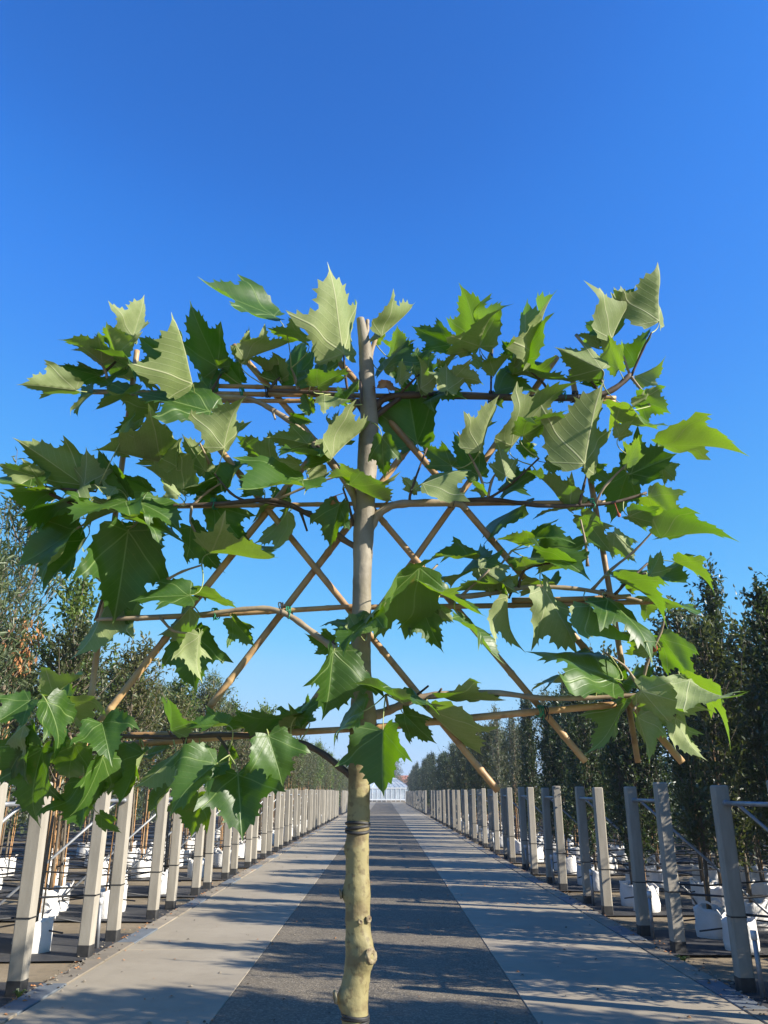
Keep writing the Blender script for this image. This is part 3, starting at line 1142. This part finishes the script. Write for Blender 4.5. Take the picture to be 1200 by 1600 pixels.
SP = [   # short upright shoots and spurs
    [(768, 545), (767, 618)], [(900, 523), (930, 565), (943, 603)], [(985, 590), (1005, 545), (1018, 520)], [(985, 588), (975, 560), (968, 545)],
    [(985, 588), (1010, 620), (1015, 635)], [(918, 885), (915, 850), (907, 812)], [(925, 922), (955, 890), (990, 862), (1022, 828)],
    [(1003, 1085), (1010, 1040), (1033, 987), (1038, 963)], [(762, 780), (768, 752), (776, 738)], [(762, 780), (800, 755), (842, 716)],
    [(757, 775), (750, 743), (715, 675)], [(640, 785), (643, 765), (667, 700)], [(563, 582), (566, 632)], [(553, 822), (545, 790), (536, 763)],
    [(328, 725), (312, 692)], [(262, 905), (285, 893), (315, 883)], [(640, 937), (662, 905), (684, 882)], [(766, 925), (770, 900), (800, 860)],
    [(644, 1092), (669, 1072)], [(607, 1110), (603, 1085)], [(680, 1090), (690, 1076)], [(170, 612), (165, 580), (150, 560), (140, 548)],
    [(165, 580), (185, 560), (205, 527)], [(330, 612), (345, 585), (348, 575)], [(465, 612), (462, 592), (455, 575)], [(300, 790), (325, 768), (345, 755)],
    [(380, 782), (360, 770), (335, 740)], [(430, 782), (480, 760), (540, 740)], [(400, 782), (440, 790), (487, 800)], [(470, 800), (480, 830)],
    [(60, 760), (110, 765), (150, 768)], [(150, 790), (140, 812), (120, 826)], [(230, 790), (215, 815), (200, 830)], [(300, 790), (298, 815), (310, 840)],
    [(340, 1150), (355, 1170), (358, 1180)], [(420, 1152), (425, 1160)], [(110, 1150), (75, 1105), (50, 1095)], [(110, 1150), (120, 1175), (130, 1185)],
    [(75, 1105), (82, 1085)], [(270, 1152), (262, 1140)], [(250, 964), (270, 985), (300, 990)], [(150, 968), (160, 935), (170, 925)],
    [(810, 920), (820, 890), (860, 880)], [(800, 922), (795, 935)], [(960, 930), (985, 905), (1010, 895)], [(985, 905), (1012, 880)],
    [(1005, 1085), (990, 1060), (975, 1040), (945, 1020)], [(1005, 1085), (1035, 1090)], [(1005, 1085), (990, 1110)], [(1005, 1085), (1050, 1060), (1060, 1050)],
    [(930, 790), (945, 760), (990, 715)], [(990, 715), (1030, 702)], [(905, 790), (912, 760), (918, 735)], [(940, 618), (920, 590), (905, 570)],
    [(860, 622), (850, 600), (828, 580)], [(700, 617), (690, 600)], [(620, 620), (640, 600), (655, 585)], [(593, 520), (598, 515)],
    [(545, 622), (540, 590), (537, 555)], [(420, 610), (430, 596), (437, 590)], [(600, 790), (612, 775)], [(720, 932), (765, 890)],
    [(487, 690), (500, 700), (515, 712)], [(425, 640), (430, 655)], [(517, 1008), (524, 1000), (520, 1015)], [(620, 940), (660, 890)],
]
skel = []
rg = random.Random(77)


def spline(P, n=4):
    out = []
    for i in range(len(P) - 1):
        a, b_, c, d = P[max(i - 1, 0)], P[i], P[i + 1], P[min(i + 2, len(P) - 1)]
        for k in range(n):
            f = k / n
            out.append(.5 * ((2 * b_) + (c - a) * f + (2 * a - 5 * b_ + 4 * c - d) * f * f + (3 * b_ - a - 3 * c + d) * f ** 3))
    out.append(P[-1])
    return out


def offs(x, y):
    """limbs leave the trunk and come to lie just in front of the horizontal canes"""
    return 0.0 + .012 * min(1, abs(x - 566) / 60)


for (line, r0, r1, m) in BR:
    P = spline([T(x, y, offs(x, y)) for x, y in line])
    n = len(P)
    rr = [((r0 + (r1 - r0) * i / (n - 1)) / 1.0) * SC * (1 + .10 * math.sin(i * 1.9)) * .82 for i in range(n)]
    b = MB()
    b.tube(P, rr, 10)
    br = b.build('branch', M[m], tree, True)
    skel += P
    # little bud swellings
for line in SP:
    n = len(line)
    z0 = offs(*line[0])
    dz = rg.uniform(-.07, .02)
    P = spline([T(x, y, z0 + dz * i / max(n - 1, 1)) for i, (x, y) in enumerate(line)], 3)
    m = len(P)
    b = MB()
    b.tube(P, [(2.6 - 1.2 * i / (m - 1)) * SC * (1.25 if i % 3 == 0 else 1) for i in range(m)], 6)
    b.build('twig', M['dark_twig'] if rg.random() < .6 else M['plane_twig'], tree, True)
    skel += P[1:]

# ------------------------------------------------------------------ plane leaves, read off the photograph region by region
# (stalk end x, y, tip x, y, width across, look) ; look: t upper side lit, p underside lit, b backlit, d in shade, o underside at a grazing angle
LEAF = {
 (0, 430, 3): [
  (625,292,668,132,165,'p'),(545,375,515,255,140,'b'),(480,410,350,300,110,'b'),(465,470,300,435,80,'d'),(355,540,130,515,135,'o'),(430,560,335,635,50,'d'),
  (515,510,560,410,90,'d'),(645,545,450,630,60,'t'),(470,360,740,495,85,'b'),(800,400,670,310,70,'d'),(905,510,845,262,200,'p'),(1020,430,910,200,130,'d'),
  (980,540,1000,400,120,'d'),(1130,500,1050,390,100,'d'),(985,640,670,550,190,'t'),(730,640,525,735,120,'o'),(560,790,600,705,60,'p'),
  (180,950,25,890,130,'o'),(390,985,145,810,140,'o'),(395,985,410,835,150,'o'),(140,990,-30,960,90,'t'),(600,1030,480,850,180,'d'),
  (760,880,490,820,110,'b'),(825,890,650,760,120,'o'),(825,895,820,770,90,'p'),(960,915,870,775,110,'o'),(1010,960,855,995,90,'d'),
  (1050,1010,1130,845,130,'d'),(860,1030,700,910,120,'b'),(835,1030,770,980,60,'p'),(400,1030,120,1120,120,'d'),(590,1060,360,1140,105,'t'),
  (660,1070,840,1150,130,'t'),(1000,1080,1150,1270,165,'d'),(540,1000,455,1010,60,'p'),(700,1010,560,930,120,'d'),(930,1040,1060,1085,70,'d'),(250,1010,60,1010,110,'d')],
 (300, 430, 3): [
  (385,190,75,75,95,'t'),(530,310,370,240,90,'b'),(712,365,650,50,310,'p'),(890,285,1040,160,130,'p'),(850,310,870,235,60,'b'),(940,370,960,265,90,'b'),
  (900,440,990,300,130,'d'),(250,400,450,300,110,'o'),(270,395,270,275,95,'p'),(410,500,285,390,80,'b'),(400,490,330,400,80,'d'),(490,500,490,310,140,'d'),
  (560,510,620,365,120,'d'),(590,520,715,435,110,'b'),(720,580,770,490,80,'d'),(620,560,740,585,50,'p'),(970,500,990,412,80,'b'),(1070,530,1090,405,120,'b'),
  (1030,450,1115,355,100,'d'),(1055,785,1010,520,300,'d'),(890,760,900,930,115,'d'),(150,810,190,595,215,'p'),(370,900,235,760,150,'b'),(540,790,365,745,75,'o'),
  (595,860,440,780,75,'b'),(650,790,560,850,80,'o'),(640,790,700,660,110,'b'),(655,860,810,680,110,'p'),(500,890,390,870,70,'o'),(520,960,245,1020,115,'t'),
  (630,930,520,1000,100,'o'),(775,950,640,935,110,'b'),(740,985,925,1085,150,'b'),(690,1075,650,1260,150,'d'),(450,1060,300,1130,120,'d'),(330,1000,210,960,70,'d'),(560,640,520,560,80,'d'),(470,660,560,690,70,'d')],
 (600, 430, 4): [
  (412,435,195,330,130,'d'),(595,445,530,135,290,'b'),(600,445,632,215,110,'p'),(540,490,490,425,35,'b'),(600,570,560,490,80,'o'),(225,715,290,545,155,'b'),
  (190,560,290,470,120,'d'),(395,715,385,585,195,'p'),(370,610,440,500,85,'o'),(440,640,615,640,135,'b'),(690,625,780,505,95,'o'),(820,515,745,420,110,'d'),
  (880,525,900,235,220,'b'),(950,500,990,190,150,'p'),(790,630,960,520,110,'d'),(810,620,1150,660,110,'b'),(700,730,860,650,85,'d'),
  (600,1090,685,810,170,'p'),(590,1250,450,1010,190,'d'),(420,1190,240,1070,135,'d'),(240,1300,515,1190,190,'p'),(630,1365,570,1275,75,'b'),(205,1350,115,1265,50,'o'),
  (795,1065,1050,680,240,'p'),(870,1000,1100,860,170,'b'),(850,1060,965,1140,90,'d'),(760,1250,720,1085,175,'o'),(750,1350,955,1230,150,'d'),(1015,1170,1140,1200,130,'o'),
  (970,1270,900,1210,60,'b'),(1165,1465,965,1245,140,'b'),(850,1450,585,1560,120,'d'),(1130,1460,920,1490,65,'d'),(110,640,40,560,90,'d'),(300,760,440,700,80,'d')],
 (800, 430, 3): [
  (690,215,680,10,165,'p'),(470,300,525,110,90,'p'),(440,290,345,205,90,'d'),(405,335,312,262,65,'b'),(500,440,440,290,130,'b'),(580,420,635,280,110,'d'),
  (420,440,217,345,110,'o'),(400,520,315,455,65,'d'),(580,470,705,430,90,'o'),(590,580,735,635,150,'b'),(510,600,690,690,85,'b'),(570,610,640,570,60,'p'),
  (705,800,1045,795,135,'b'),(340,885,400,570,330,'p'),(330,690,265,650,65,'d'),(270,870,165,860,100,'b'),(500,760,550,690,80,'o'),(540,880,600,780,95,'b'),
  (560,930,730,850,210,'d'),(540,930,470,1120,210,'d'),(640,1040,800,1150,185,'b'),(550,1130,730,1180,140,'b'),(350,900,460,960,95,'d'),(700,900,770,960,110,'b')],
 (0, 800, 3): [
  (355,80,105,255,190,'d'),(400,130,200,362,150,'d'),(600,90,540,490,400,'t'),(540,0,365,50,85,'o'),(570,80,760,130,100,'d'),(600,35,890,100,85,'t'),
  (895,70,1000,280,110,'d'),(890,390,635,410,145,'t'),(895,380,1100,440,75,'b'),(890,450,780,580,140,'b'),(480,330,430,270,90,'b'),(520,370,410,690,240,'o'),
  (590,450,560,560,45,'d'),(935,580,900,770,155,'p'),(900,560,910,825,260,'d'),(1090,500,1180,625,95,'d'),(140,885,-20,990,175,'t'),(250,855,380,745,120,'o'),
  (260,870,420,990,85,'b'),(220,890,330,1110,150,'t'),(300,920,330,800,85,'d'),(480,990,510,1120,260,'t'),(800,1020,810,870,115,'b'),(110,1000,20,1080,85,'b'),
  (200,1110,90,1460,250,'d'),(350,1090,300,1290,270,'d'),(400,1260,380,1470,220,'d'),(480,1150,390,1415,145,'t'),(670,1130,560,1360,135,'d'),(830,1130,660,1290,125,'o'),
  (800,1280,680,1390,120,'d'),(120,1090,20,1250,170,'d'),(500,1120,640,1180,90,'d'),(470,1420,560,1500,80,'d'),(150,1000,200,1090,100,'d'),(700,1140,790,1100,70,'d')],
 (250, 800, 3): [
  (240,195,530,190,120,'b'),(310,1000,130,1000,95,'t'),(420,990,270,970,75,'d'),(620,960,400,1000,95,'d'),(640,960,745,870,110,'d'),(690,985,540,1010,55,'b'),
  (510,1050,575,1275,265,'t'),(365,1230,385,1505,345,'t'),(265,1180,50,1345,195,'t'),(180,1320,150,1510,215,'d'),(320,1100,330,1230,110,'d'),
  (815,650,770,950,225,'t'),(820,600,690,590,115,'d'),(950,935,780,1000,145,'d'),(930,560,880,480,100,'p'),(990,490,840,595,85,'t'),(1130,890,940,760,50,'b'),(600,0,490,150,135,'b'),(270,1390,240,1290,70,'b')],
 (550, 800, 3.2): [
  (335,275,20,590,210,'t'),(610,235,385,197,55,'d'),(655,260,750,185,55,'d'),(880,165,735,130,60,'b'),(890,150,1045,90,65,'d'),(895,230,1120,220,115,'d'),(1120,270,930,300,75,'b'),
  (640,280,480,345,95,'d'),(640,280,820,400,115,'o'),(780,400,500,380,85,'o'),(370,360,650,510,60,'t'),(340,455,430,680,140,'d'),(440,480,505,550,65,'o'),(540,525,750,735,75,'t'),
  (780,425,765,660,85,'p'),(385,1000,640,1215,120,'b'),(260,1010,400,1150,80,'d'),(155,1095,150,1395,330,'d'),(450,930,770,940,65,'b'),(260,920,450,960,50,'t')],
 (800, 800, 3): [
  (330,20,470,180,140,'b'),(480,100,575,230,95,'o'),(700,120,990,75,85,'b'),(620,275,450,255,40,'d'),(650,290,700,195,115,'b'),(670,300,800,305,65,'d'),(490,310,745,420,90,'b'),
  (650,400,825,445,85,'b'),(770,238,960,315,40,'b'),(150,360,330,650,230,'p'),(200,350,40,390,65,'d'),(370,440,580,670,105,'p'),(450,410,690,590,110,'t'),(670,640,515,560,125,'b'),
  (480,780,110,628,150,'t'),(380,800,95,750,85,'d'),(520,780,440,680,85,'d'),(520,800,660,730,100,'d'),(700,590,870,800,140,'b'),(820,790,1080,985,90,'b'),(830,790,1030,925,85,'p'),
  (610,840,890,920,170,'o'),(430,870,270,850,65,'d'),(530,890,410,1140,135,'b'),(590,960,660,1160,140,'b'),(770,965,845,1155,140,'p'),(640,970,720,1000,60,'d')],
}
# one half of a plane leaf's outline, stalk to tip
HALF = [(.0, -.015), (.08, -.075), (.20, -.135), (.29, -.150), (.30, -.095), (.40, -.075), (.46, -.03), (.44, .03), (.455, .085), (.53, .115), (.51, .165), (.535, .225),
        (.61, .27), (.59, .315), (.63, .37), (.71, .44), (.80, .635), (.67, .575), (.635, .625), (.585, .56), (.515, .555), (.475, .61), (.435, .565), (.365, .585), (.33, .625),
        (.40, .705), (.325, .71), (.305, .765), (.345, .83), (.26, .815), (.235, .865), (.225, .93), (.15, .885), (.085, .955), (.035, 1.01), (.0, 1.12)]


def leaf_flat(rg):
    """flat triangulated blade: outline with its teeth, midrib and an inner grid"""
    out = []
    for s in (1, -1):
        asym = rg.uniform(.93, 1.07)
        sh = rg.uniform(-.02, .03)
        half = []
        for (x, y) in HALF:
            if x == 0:
                half.append((0.0, y)); continue
            k = 1 + sh * math.sin(y * 7)
            half.append((s * (x * asym * k + rg.uniform(-.012, .012)), y + rg.uniform(-.012, .012)))
        out.append(half)
    ring = out[0] + out[1][::-1][1:-1]
    n = len(ring)
    pts = [Vector(p) for p in ring]
    edges = [(i, (i + 1) % n) for i in range(n)]
    mid0 = len(pts)
    mids = [Vector((0, .06 + .088 * i)) for i in range(11)]
    pts += mids
    for i in range(10):
        edges.append((mid0 + i, mid0 + i + 1))
    h = .085
    for i in range(-10, 11):
        for j in range(-2, 13):
            x, y = (i + .5 * (j % 2)) * h, j * h * .87
            if abs(x) > .03:
                # keep points well inside
                ins, dmin = False, 9
                for q in range(n):
                    x0, y0 = ring[q]; x1, y1 = ring[(q + 1) % n]
                    if (y0 > y) != (y1 > y) and x < (x1 - x0) * (y - y0) / (y1 - y0) + x0:
                        ins = not ins
                    dx, dy = x1 - x0, y1 - y0
                    f = max(0, min(1, ((x - x0) * dx + (y - y0) * dy) / (dx * dx + dy * dy + 1e-9)))
                    dmin = min(dmin, math.hypot(x - x0 - f * dx, y - y0 - f * dy))
                if ins and dmin > .025:
                    pts.append(Vector((x, y)))
    v, e, f, *_ = delaunay_2d_cdt(pts, edges, [list(range(n))], 1, 1e-5)
    return [(p.x, p.y) for p in v], [tuple(q) for q in f]


FLAT = [leaf_flat(random.Random(900 + i)) for i in range(14)]


def leaf_mesh(rg, fold, curl, twist, wavy):
    """leaf blade in its own frame: stalk joint at 0, tip at +y, upper side +z"""
    P, F = FLAT[rg.randrange(len(FLAT))]
    ph = [rg.uniform(0, 6.28) for _ in range(6)]
    down = 1 if rg.random() < .7 else -.7
    V = []
    bl = rg.uniform(-.35, .35)
    for (x, y) in P:
        X, s = abs(x), (1 if x > 0 else -1)
        z = fold * X * (1 + bl * s) - curl * y * y * .5 - twist * X * X * .55 + bl * .25 * x * y
        z += wavy * (.075 * math.sin(5.2 * y + ph[0] + 2.0 * x) * X * 1.6 + .045 * math.sin(10 * X + 5 * y + ph[1 + (s > 0)]) * (X + .08))
        z += .006 * wavy * math.sin(17 * (y - .75 * X)) * min(1, X * 4)
        dv = abs(X * .64 - y * .77)
        z -= .06 * max(0, 1 - dv / .16) * X
        e = max(0, math.hypot(x, y) - .60)
        z -= e * e * (1.1 * abs(curl) + .3) * down
        V.append((x, y, z))
    return V, list(P), F


TARGET = {'t': .60, 'p': .66, 'b': -.55, 'd': -.08, 'o': .10}
rg = random.Random(5)
leaf_count = 0
camp = Vector((0, 0, EYE))
for (ox, oy, s), rows in LEAF.items():
    for (bx, by, tx, ty, w, look) in rows:
        P = (ox + bx / s, oy + by / s)
        Q = (ox + tx / s, oy + ty / s)
        wpx = w / s
        off = {'t': rg.uniform(-.13, -.05), 'p': rg.uniform(-.13, -.02), 'b': rg.uniform(-.09, .07), 'd': rg.uniform(-.02, .09), 'o': rg.uniform(-.07, .05)}[look]
        if min(P[0], Q[0]) - wpx * .35 < 585 and max(P[0], Q[0]) + wpx * .35 > 548 and min(P[1], Q[1]) > 560:
            off = rg.uniform(-.11, -.085)
        A, B = T(*P, off), T(*Q, off)
        Aw = A + ORG
        e = B - A
        app = e.length
        Vw = (camp - (Aw + e * .5)).normalized()
        e = (e - Vw * e.dot(Vw)).normalized()
        pr = e.cross(Vw).normalized()
        appw = wpx / FPX * (Aw.y / ray(*P).y)
        best = None
        for bd in range(-60, 61, 10):
            be = R(bd)
            Lt = app / math.cos(be)
            Lax = e * math.cos(be) + Vw * math.sin(be)
            n0 = (Vw * math.cos(be) - e * math.sin(be))
            for fd in range(-75, 76, 15):
                fi = R(fd)
                nv = n0 * math.cos(fi) + pr * math.sin(fi)
                Wt = appw / max(math.cos(fi), .2)
                sc_ = abs(nv.dot(SUN) - TARGET[look]) * 2.2
                sc_ += abs(math.log(Wt / (Lt * 1.22))) * 1.6
                sc_ += max(0, Lt - .21) * 16 + max(0, .10 - Lt) * 6
                sc_ += abs(bd) / 200 + abs(fd) / 300
                # leaves hang: upper sides look up more than down
                topn = nv if look in 'td' else -nv
                sc_ += max(0, -topn.z) * .6
                sc_ += rg.uniform(0, .12)
                if best is None or sc_ < best[0]:
                    best = (sc_, Lt, Wt, Lax, nv)
        _, Lt, Wt, Lax, nv = best
        top_n = nv if look in 'td' else -nv
        yx = Lax.normalized()
        zx = (top_n - yx * top_n.dot(yx)).normalized()
        xx = yx.cross(zx)
        fold = rg.uniform(.10, .62) * (1 if rg.random() < .88 else -.4) + (.08 if look in 'po' else 0)
        V, UV, F = leaf_mesh(rg, fold, rg.uniform(-.15, .5), rg.uniform(-.2, .35), rg.uniform(.8, 1.9))
        wx = Wt / 1.40
        Lt *= 1.01
        wx = min(max(wx, Lt * .55), Lt * 1.2)
        zsc = (Lt + wx) / 2
        b = MB()
        b.add([xx * (x * wx) + yx * (y * Lt / 1.03) + zx * (z * zsc) for (x, y, z) in V], F, 0)
        nblade = len(F)
        # stalk: leaves the blade backwards and bends to the nearest shoot
        near = min(skel, key=lambda q: (q - A).length)
        tgt = near - A
        dist = tgt.length
        c1 = -yx * min(.05, dist * .45) + zx * .004
        pp = []
        for k in range(7):
            f = k / 6
            pp.append(c1 * (2 * f * (1 - f)) + tgt * f * f + Vector((0, 0, -.12 * dist * f * (1 - f))))
        nv0 = len(b.v)
        b.tube(pp, [.0013 + .0009 * (k / 6) ** 2 for k in range(7)], 5, 1, cap=False)
        me = b.mesh('leaf', [M['plane_leaf'], M['petiole']], True)
        uvl = me.uv_layers.new(name='UVMap')
        lv = np.empty(len(me.loops), dtype=np.int32)
        me.loops.foreach_get('vertex_index', lv)
        uvarr = np.zeros((len(b.v), 2), dtype=np.float32)
        uvarr[:len(UV)] = UV
        uvl.data.foreach_set('uv', uvarr[lv].ravel())
        link('leaf', me, tree, A)
        leaf_count += 1

# dry brown leaves, red buds
rg = random.Random(60)
for (px, py, r) in ((603, 607, 26), (520, 783, 14)):
    V, UV, F = leaf_mesh(rg, .9, 1.6, .6, 2.2)
    b = MB()
    b.add([Vector((x * .9, z * 1.0, -y)) * r * SC * 1.2 for (x, y, z) in V], F)
    c = T(px, py - r * .5, -.02)
    b.tube([(0, 0, 0), tuple((min(skel, key=lambda q: (q - c).length) - c))], .0013, 5)
    b.build('dry_leaf', M['dead_leaf'], tree, True, c)
for (px, py, r, m) in ((1020, 1018, 5, 'bud_red'), (966, 802, 4, 'bud_red')):
    c = T(px, py, -.02)
    near = min(skel, key=lambda q: (q - c).length)
    b = MB()
    d = (c - near)
    d = d.normalized() if d.length > 1e-4 else Vector((0, 0, 1))
    b.tube([near, c, c + d * r * SC * .8, c + d * r * SC * 1.8, c + d * r * SC * 2.6], [.0015, .002, r * SC * .8, r * SC * .7, .0005], 8)
    b.build('bud', M[m], tree, True)

# ------------------------------------------------------------------ bamboo trellis
trellis = empty('bamboo_trellis', (ORG.x, D0, 0))
TORG = Vector(trellis.location)
tag(trellis, 'bamboo cane trellis of crossed diagonals and horizontal rails tied to the plane tree', 'trellis')
CANES = [  # ends in pixels, width px, depth behind the trellis plane
    ((138, 612), (962, 622), 9, .004), ((225, 626), (600, 626), 8, .004), ((330, 603), (560, 610), 8, .006), ((640, 612), (962, 628), 8, .006),
    ((118, 793), (560, 787), 8, .004), ((560, 790), (945, 785), 8.5, .004), ((165, 968), (560, 947), 9, .004), ((540, 949), (1020, 940), 9, .006), ((800, 938), (985, 932), 9, -.004),
    ((195, 1164), (575, 1138), 10, .004), ((560, 1140), (962, 1101), 11, .004), ((200, 1148), (430, 1150), 7, .0),
    ((232, 562), (778, 1236), 11, .024), ((365, 540), (915, 1190), 11, .024), ((515, 548), (1066, 1191), 12, .024),
    ((870, 558), (478, 1112), 11, .042), ((645, 690), (327, 1105), 12, .042), ((556, 630), (152, 1133), 12, .042),
    ((214, 548), (120, 1254), 10, .058), ((892, 578), (997, 1192), 10, .058), ((245, 568), (262, 600), 8, .0),
]
rg = random.Random(4)
for (a, c, w, dep) in CANES:
    A, C = at(*a, D0 + dep) - TORG, at(*c, D0 + dep) - TORG
    Lc = (C - A).length
    r0 = w / 2 * SC * .98
    P, RR = [], []
    n = max(2, int(Lc / .016))
    node = rg.uniform(.05, .2)
    nodes = []
    while node < Lc:
        nodes.append(node)
        node += rg.uniform(.13, .24)
    side = Vector((rg.uniform(-1, 1), rg.uniform(-.4, .4), rg.uniform(-1, 1))) * .004
    ts = sorted(set([i / n for i in range(n + 1)] + [max(0, min(1, (q + d) / Lc)) for q in nodes for d in (-.006, -.002, .002, .006)]))
    for f in ts:
        rr = r0 * (1.04 - .10 * f)
        for q in nodes:
            d = abs(f * Lc - q)
            if d < .0065:
                rr *= 1.17 - d / .0065 * .14
        P.append(A.lerp(C, f) + side * math.sin(math.pi * f))
        RR.append(rr)
    b = MB()
    b.tube(P, RR, 12)
    b.build('cane', M['bamboo'], trellis, True)

TIES = [((379, 615), 'green_tie', 'h'), ((878, 620), 'green_tie', 'h'), ((335, 787), 'green_tie', 'h'), ((922, 788), 'green_tie', 'h'), ((337, 959), 'green_tie', 'h'), ((452, 957), 'green_tie', 'h'),
        ((843, 1111), 'green_tie', 'h'), ((418, 612), 'black_rubber', 'h'), ((705, 784), 'black_rubber', 'h'), ((850, 1112), 'black_rubber', 'h'), ((941, 930), 'black_rubber', 'h'),
        ((897, 620), 'black_rubber', 'h'), ((440, 950), 'black_rubber', 'h'), ((292, 1156), 'black_rubber', 'h'), ((208, 613), 'black_rubber', 'h'), ((767, 620), 'black_rubber', 'h')]
for (p, m, _) in TIES:
    c = at(*p, D0 - .01) - TORG
    b = MB()
    for i in range(3):
        ring = []
        for k in range(19):
            a = 2 * math.pi * k / 18
            ring.append(c + Vector(((i - 1) * .0045 + .002 * math.sin(a * 2 + i), .026 * math.cos(a), .015 * math.sin(a))))
        b.tube(ring, .0018, 5, cap=False)
    b.tube([c + Vector((0, -.026, 0)), c + Vector((.006, -.032, -.012)), c + Vector((.002, -.034, -.026))], .0014, 5)
    b.build('tie', M[m], trellis, True)
b = MB()
for k in range(3):
    ring = []
    c = T(575, 1133) + ORG - TORG
    for q in range(21):
        a = 2 * math.pi * q / 20
        ring.append(c + Vector((.034 * math.cos(a) - .012, .036 * math.sin(a) + .008, (k - 1) * .012 + .012 * math.cos(a + k))))
    b.tube(ring, .0016, 5, cap=False)
b.build('tie', M['black_rubber'], trellis, True)

# ------------------------------------------------------------------ litter along the kerbs
rgl = np.random.RandomState(12)
mb = MB()
for i in range(2600):
    side = -1 if rgl.rand() < .5 else 1
    y = 5.5 + 40 * rgl.rand() ** 1.8
    x = side * (XK + rgl.normal(.02, .09)) if rgl.rand() < .8 else side * rgl.uniform(.2, 2.9)
    z = .006 if abs(x) < XK else -.03
    r = rgl.uniform(.004, .016)
    a = rgl.uniform(0, 6.28)
    d, w = np.array([math.cos(a), math.sin(a), 0]) * r * 1.6, np.array([-math.sin(a), math.cos(a), 0]) * r
    c = np.array([x, y, z])
    mb.add([c - d, c + w + np.array([0, 0, r * .5]), c + d, c - w, c + np.array([0, 0, r * .8])], [(0, 4, 1), (1, 4, 2), (2, 4, 3), (3, 4, 0)], int(rgl.randint(0, 3)))
tag(mb.build('leaf_litter', [M['dead_leaf'], M['potting_soil'], M['kerb_concrete']]), 'scattered grit and dry leaf bits along the kerbs', 'litter', kind='stuff')
# a tuft of weed at the foot of a post
rgw = random.Random(2)
for (x, y, lb) in ((-3.05, 7.55, 'small green weed tuft at the foot of a sunlit post'), (3.02, 9.0, 'small green weed tuft by the shaded kerb')):
    b = MB()
    for i in range(16):
        a, l = rgw.uniform(0, 6.28), rgw.uniform(.03, .09)
        d = Vector((math.cos(a), math.sin(a), 0))
        q = Vector((-d.y, d.x, 0)) * .012
        p0_, p1_, p2_ = Vector((0, 0, -.05)), d * l * .5 + Vector((0, 0, l * .5)), d * l + Vector((0, 0, l * .35))
        b.add([p0_ - q * .4, p0_ + q * .4, p1_ + q, p2_, p1_ - q], [(0, 1, 2, 4), (4, 2, 3)])
    tag(b.build('weed_tuft', M['leaf_fresh'], None, False, (x, y, 0)), lb, 'weed')

# ------------------------------------------------------------------ thin morning haze
HAZE = 0.0009
if HAZE:
    b = MB()
    b.box((-1600, -320, -1.06), (1600, 3100, 10.5))
    hz = b.build('haze', [])
    t = NT('haze')
    pv = t.new('ShaderNodeVolumePrincipled')
    pv.inputs['Color'].default_value = (.82, .90, 1, 1)
    pv.inputs['Density'].default_value = HAZE
    pv.inputs['Anisotropy'].default_value = .2
    t.l.new(pv.outputs[0], t.out.inputs['Volume'])
    hz.data.materials.append(t.mat)
    tag(hz, kind='stuff')
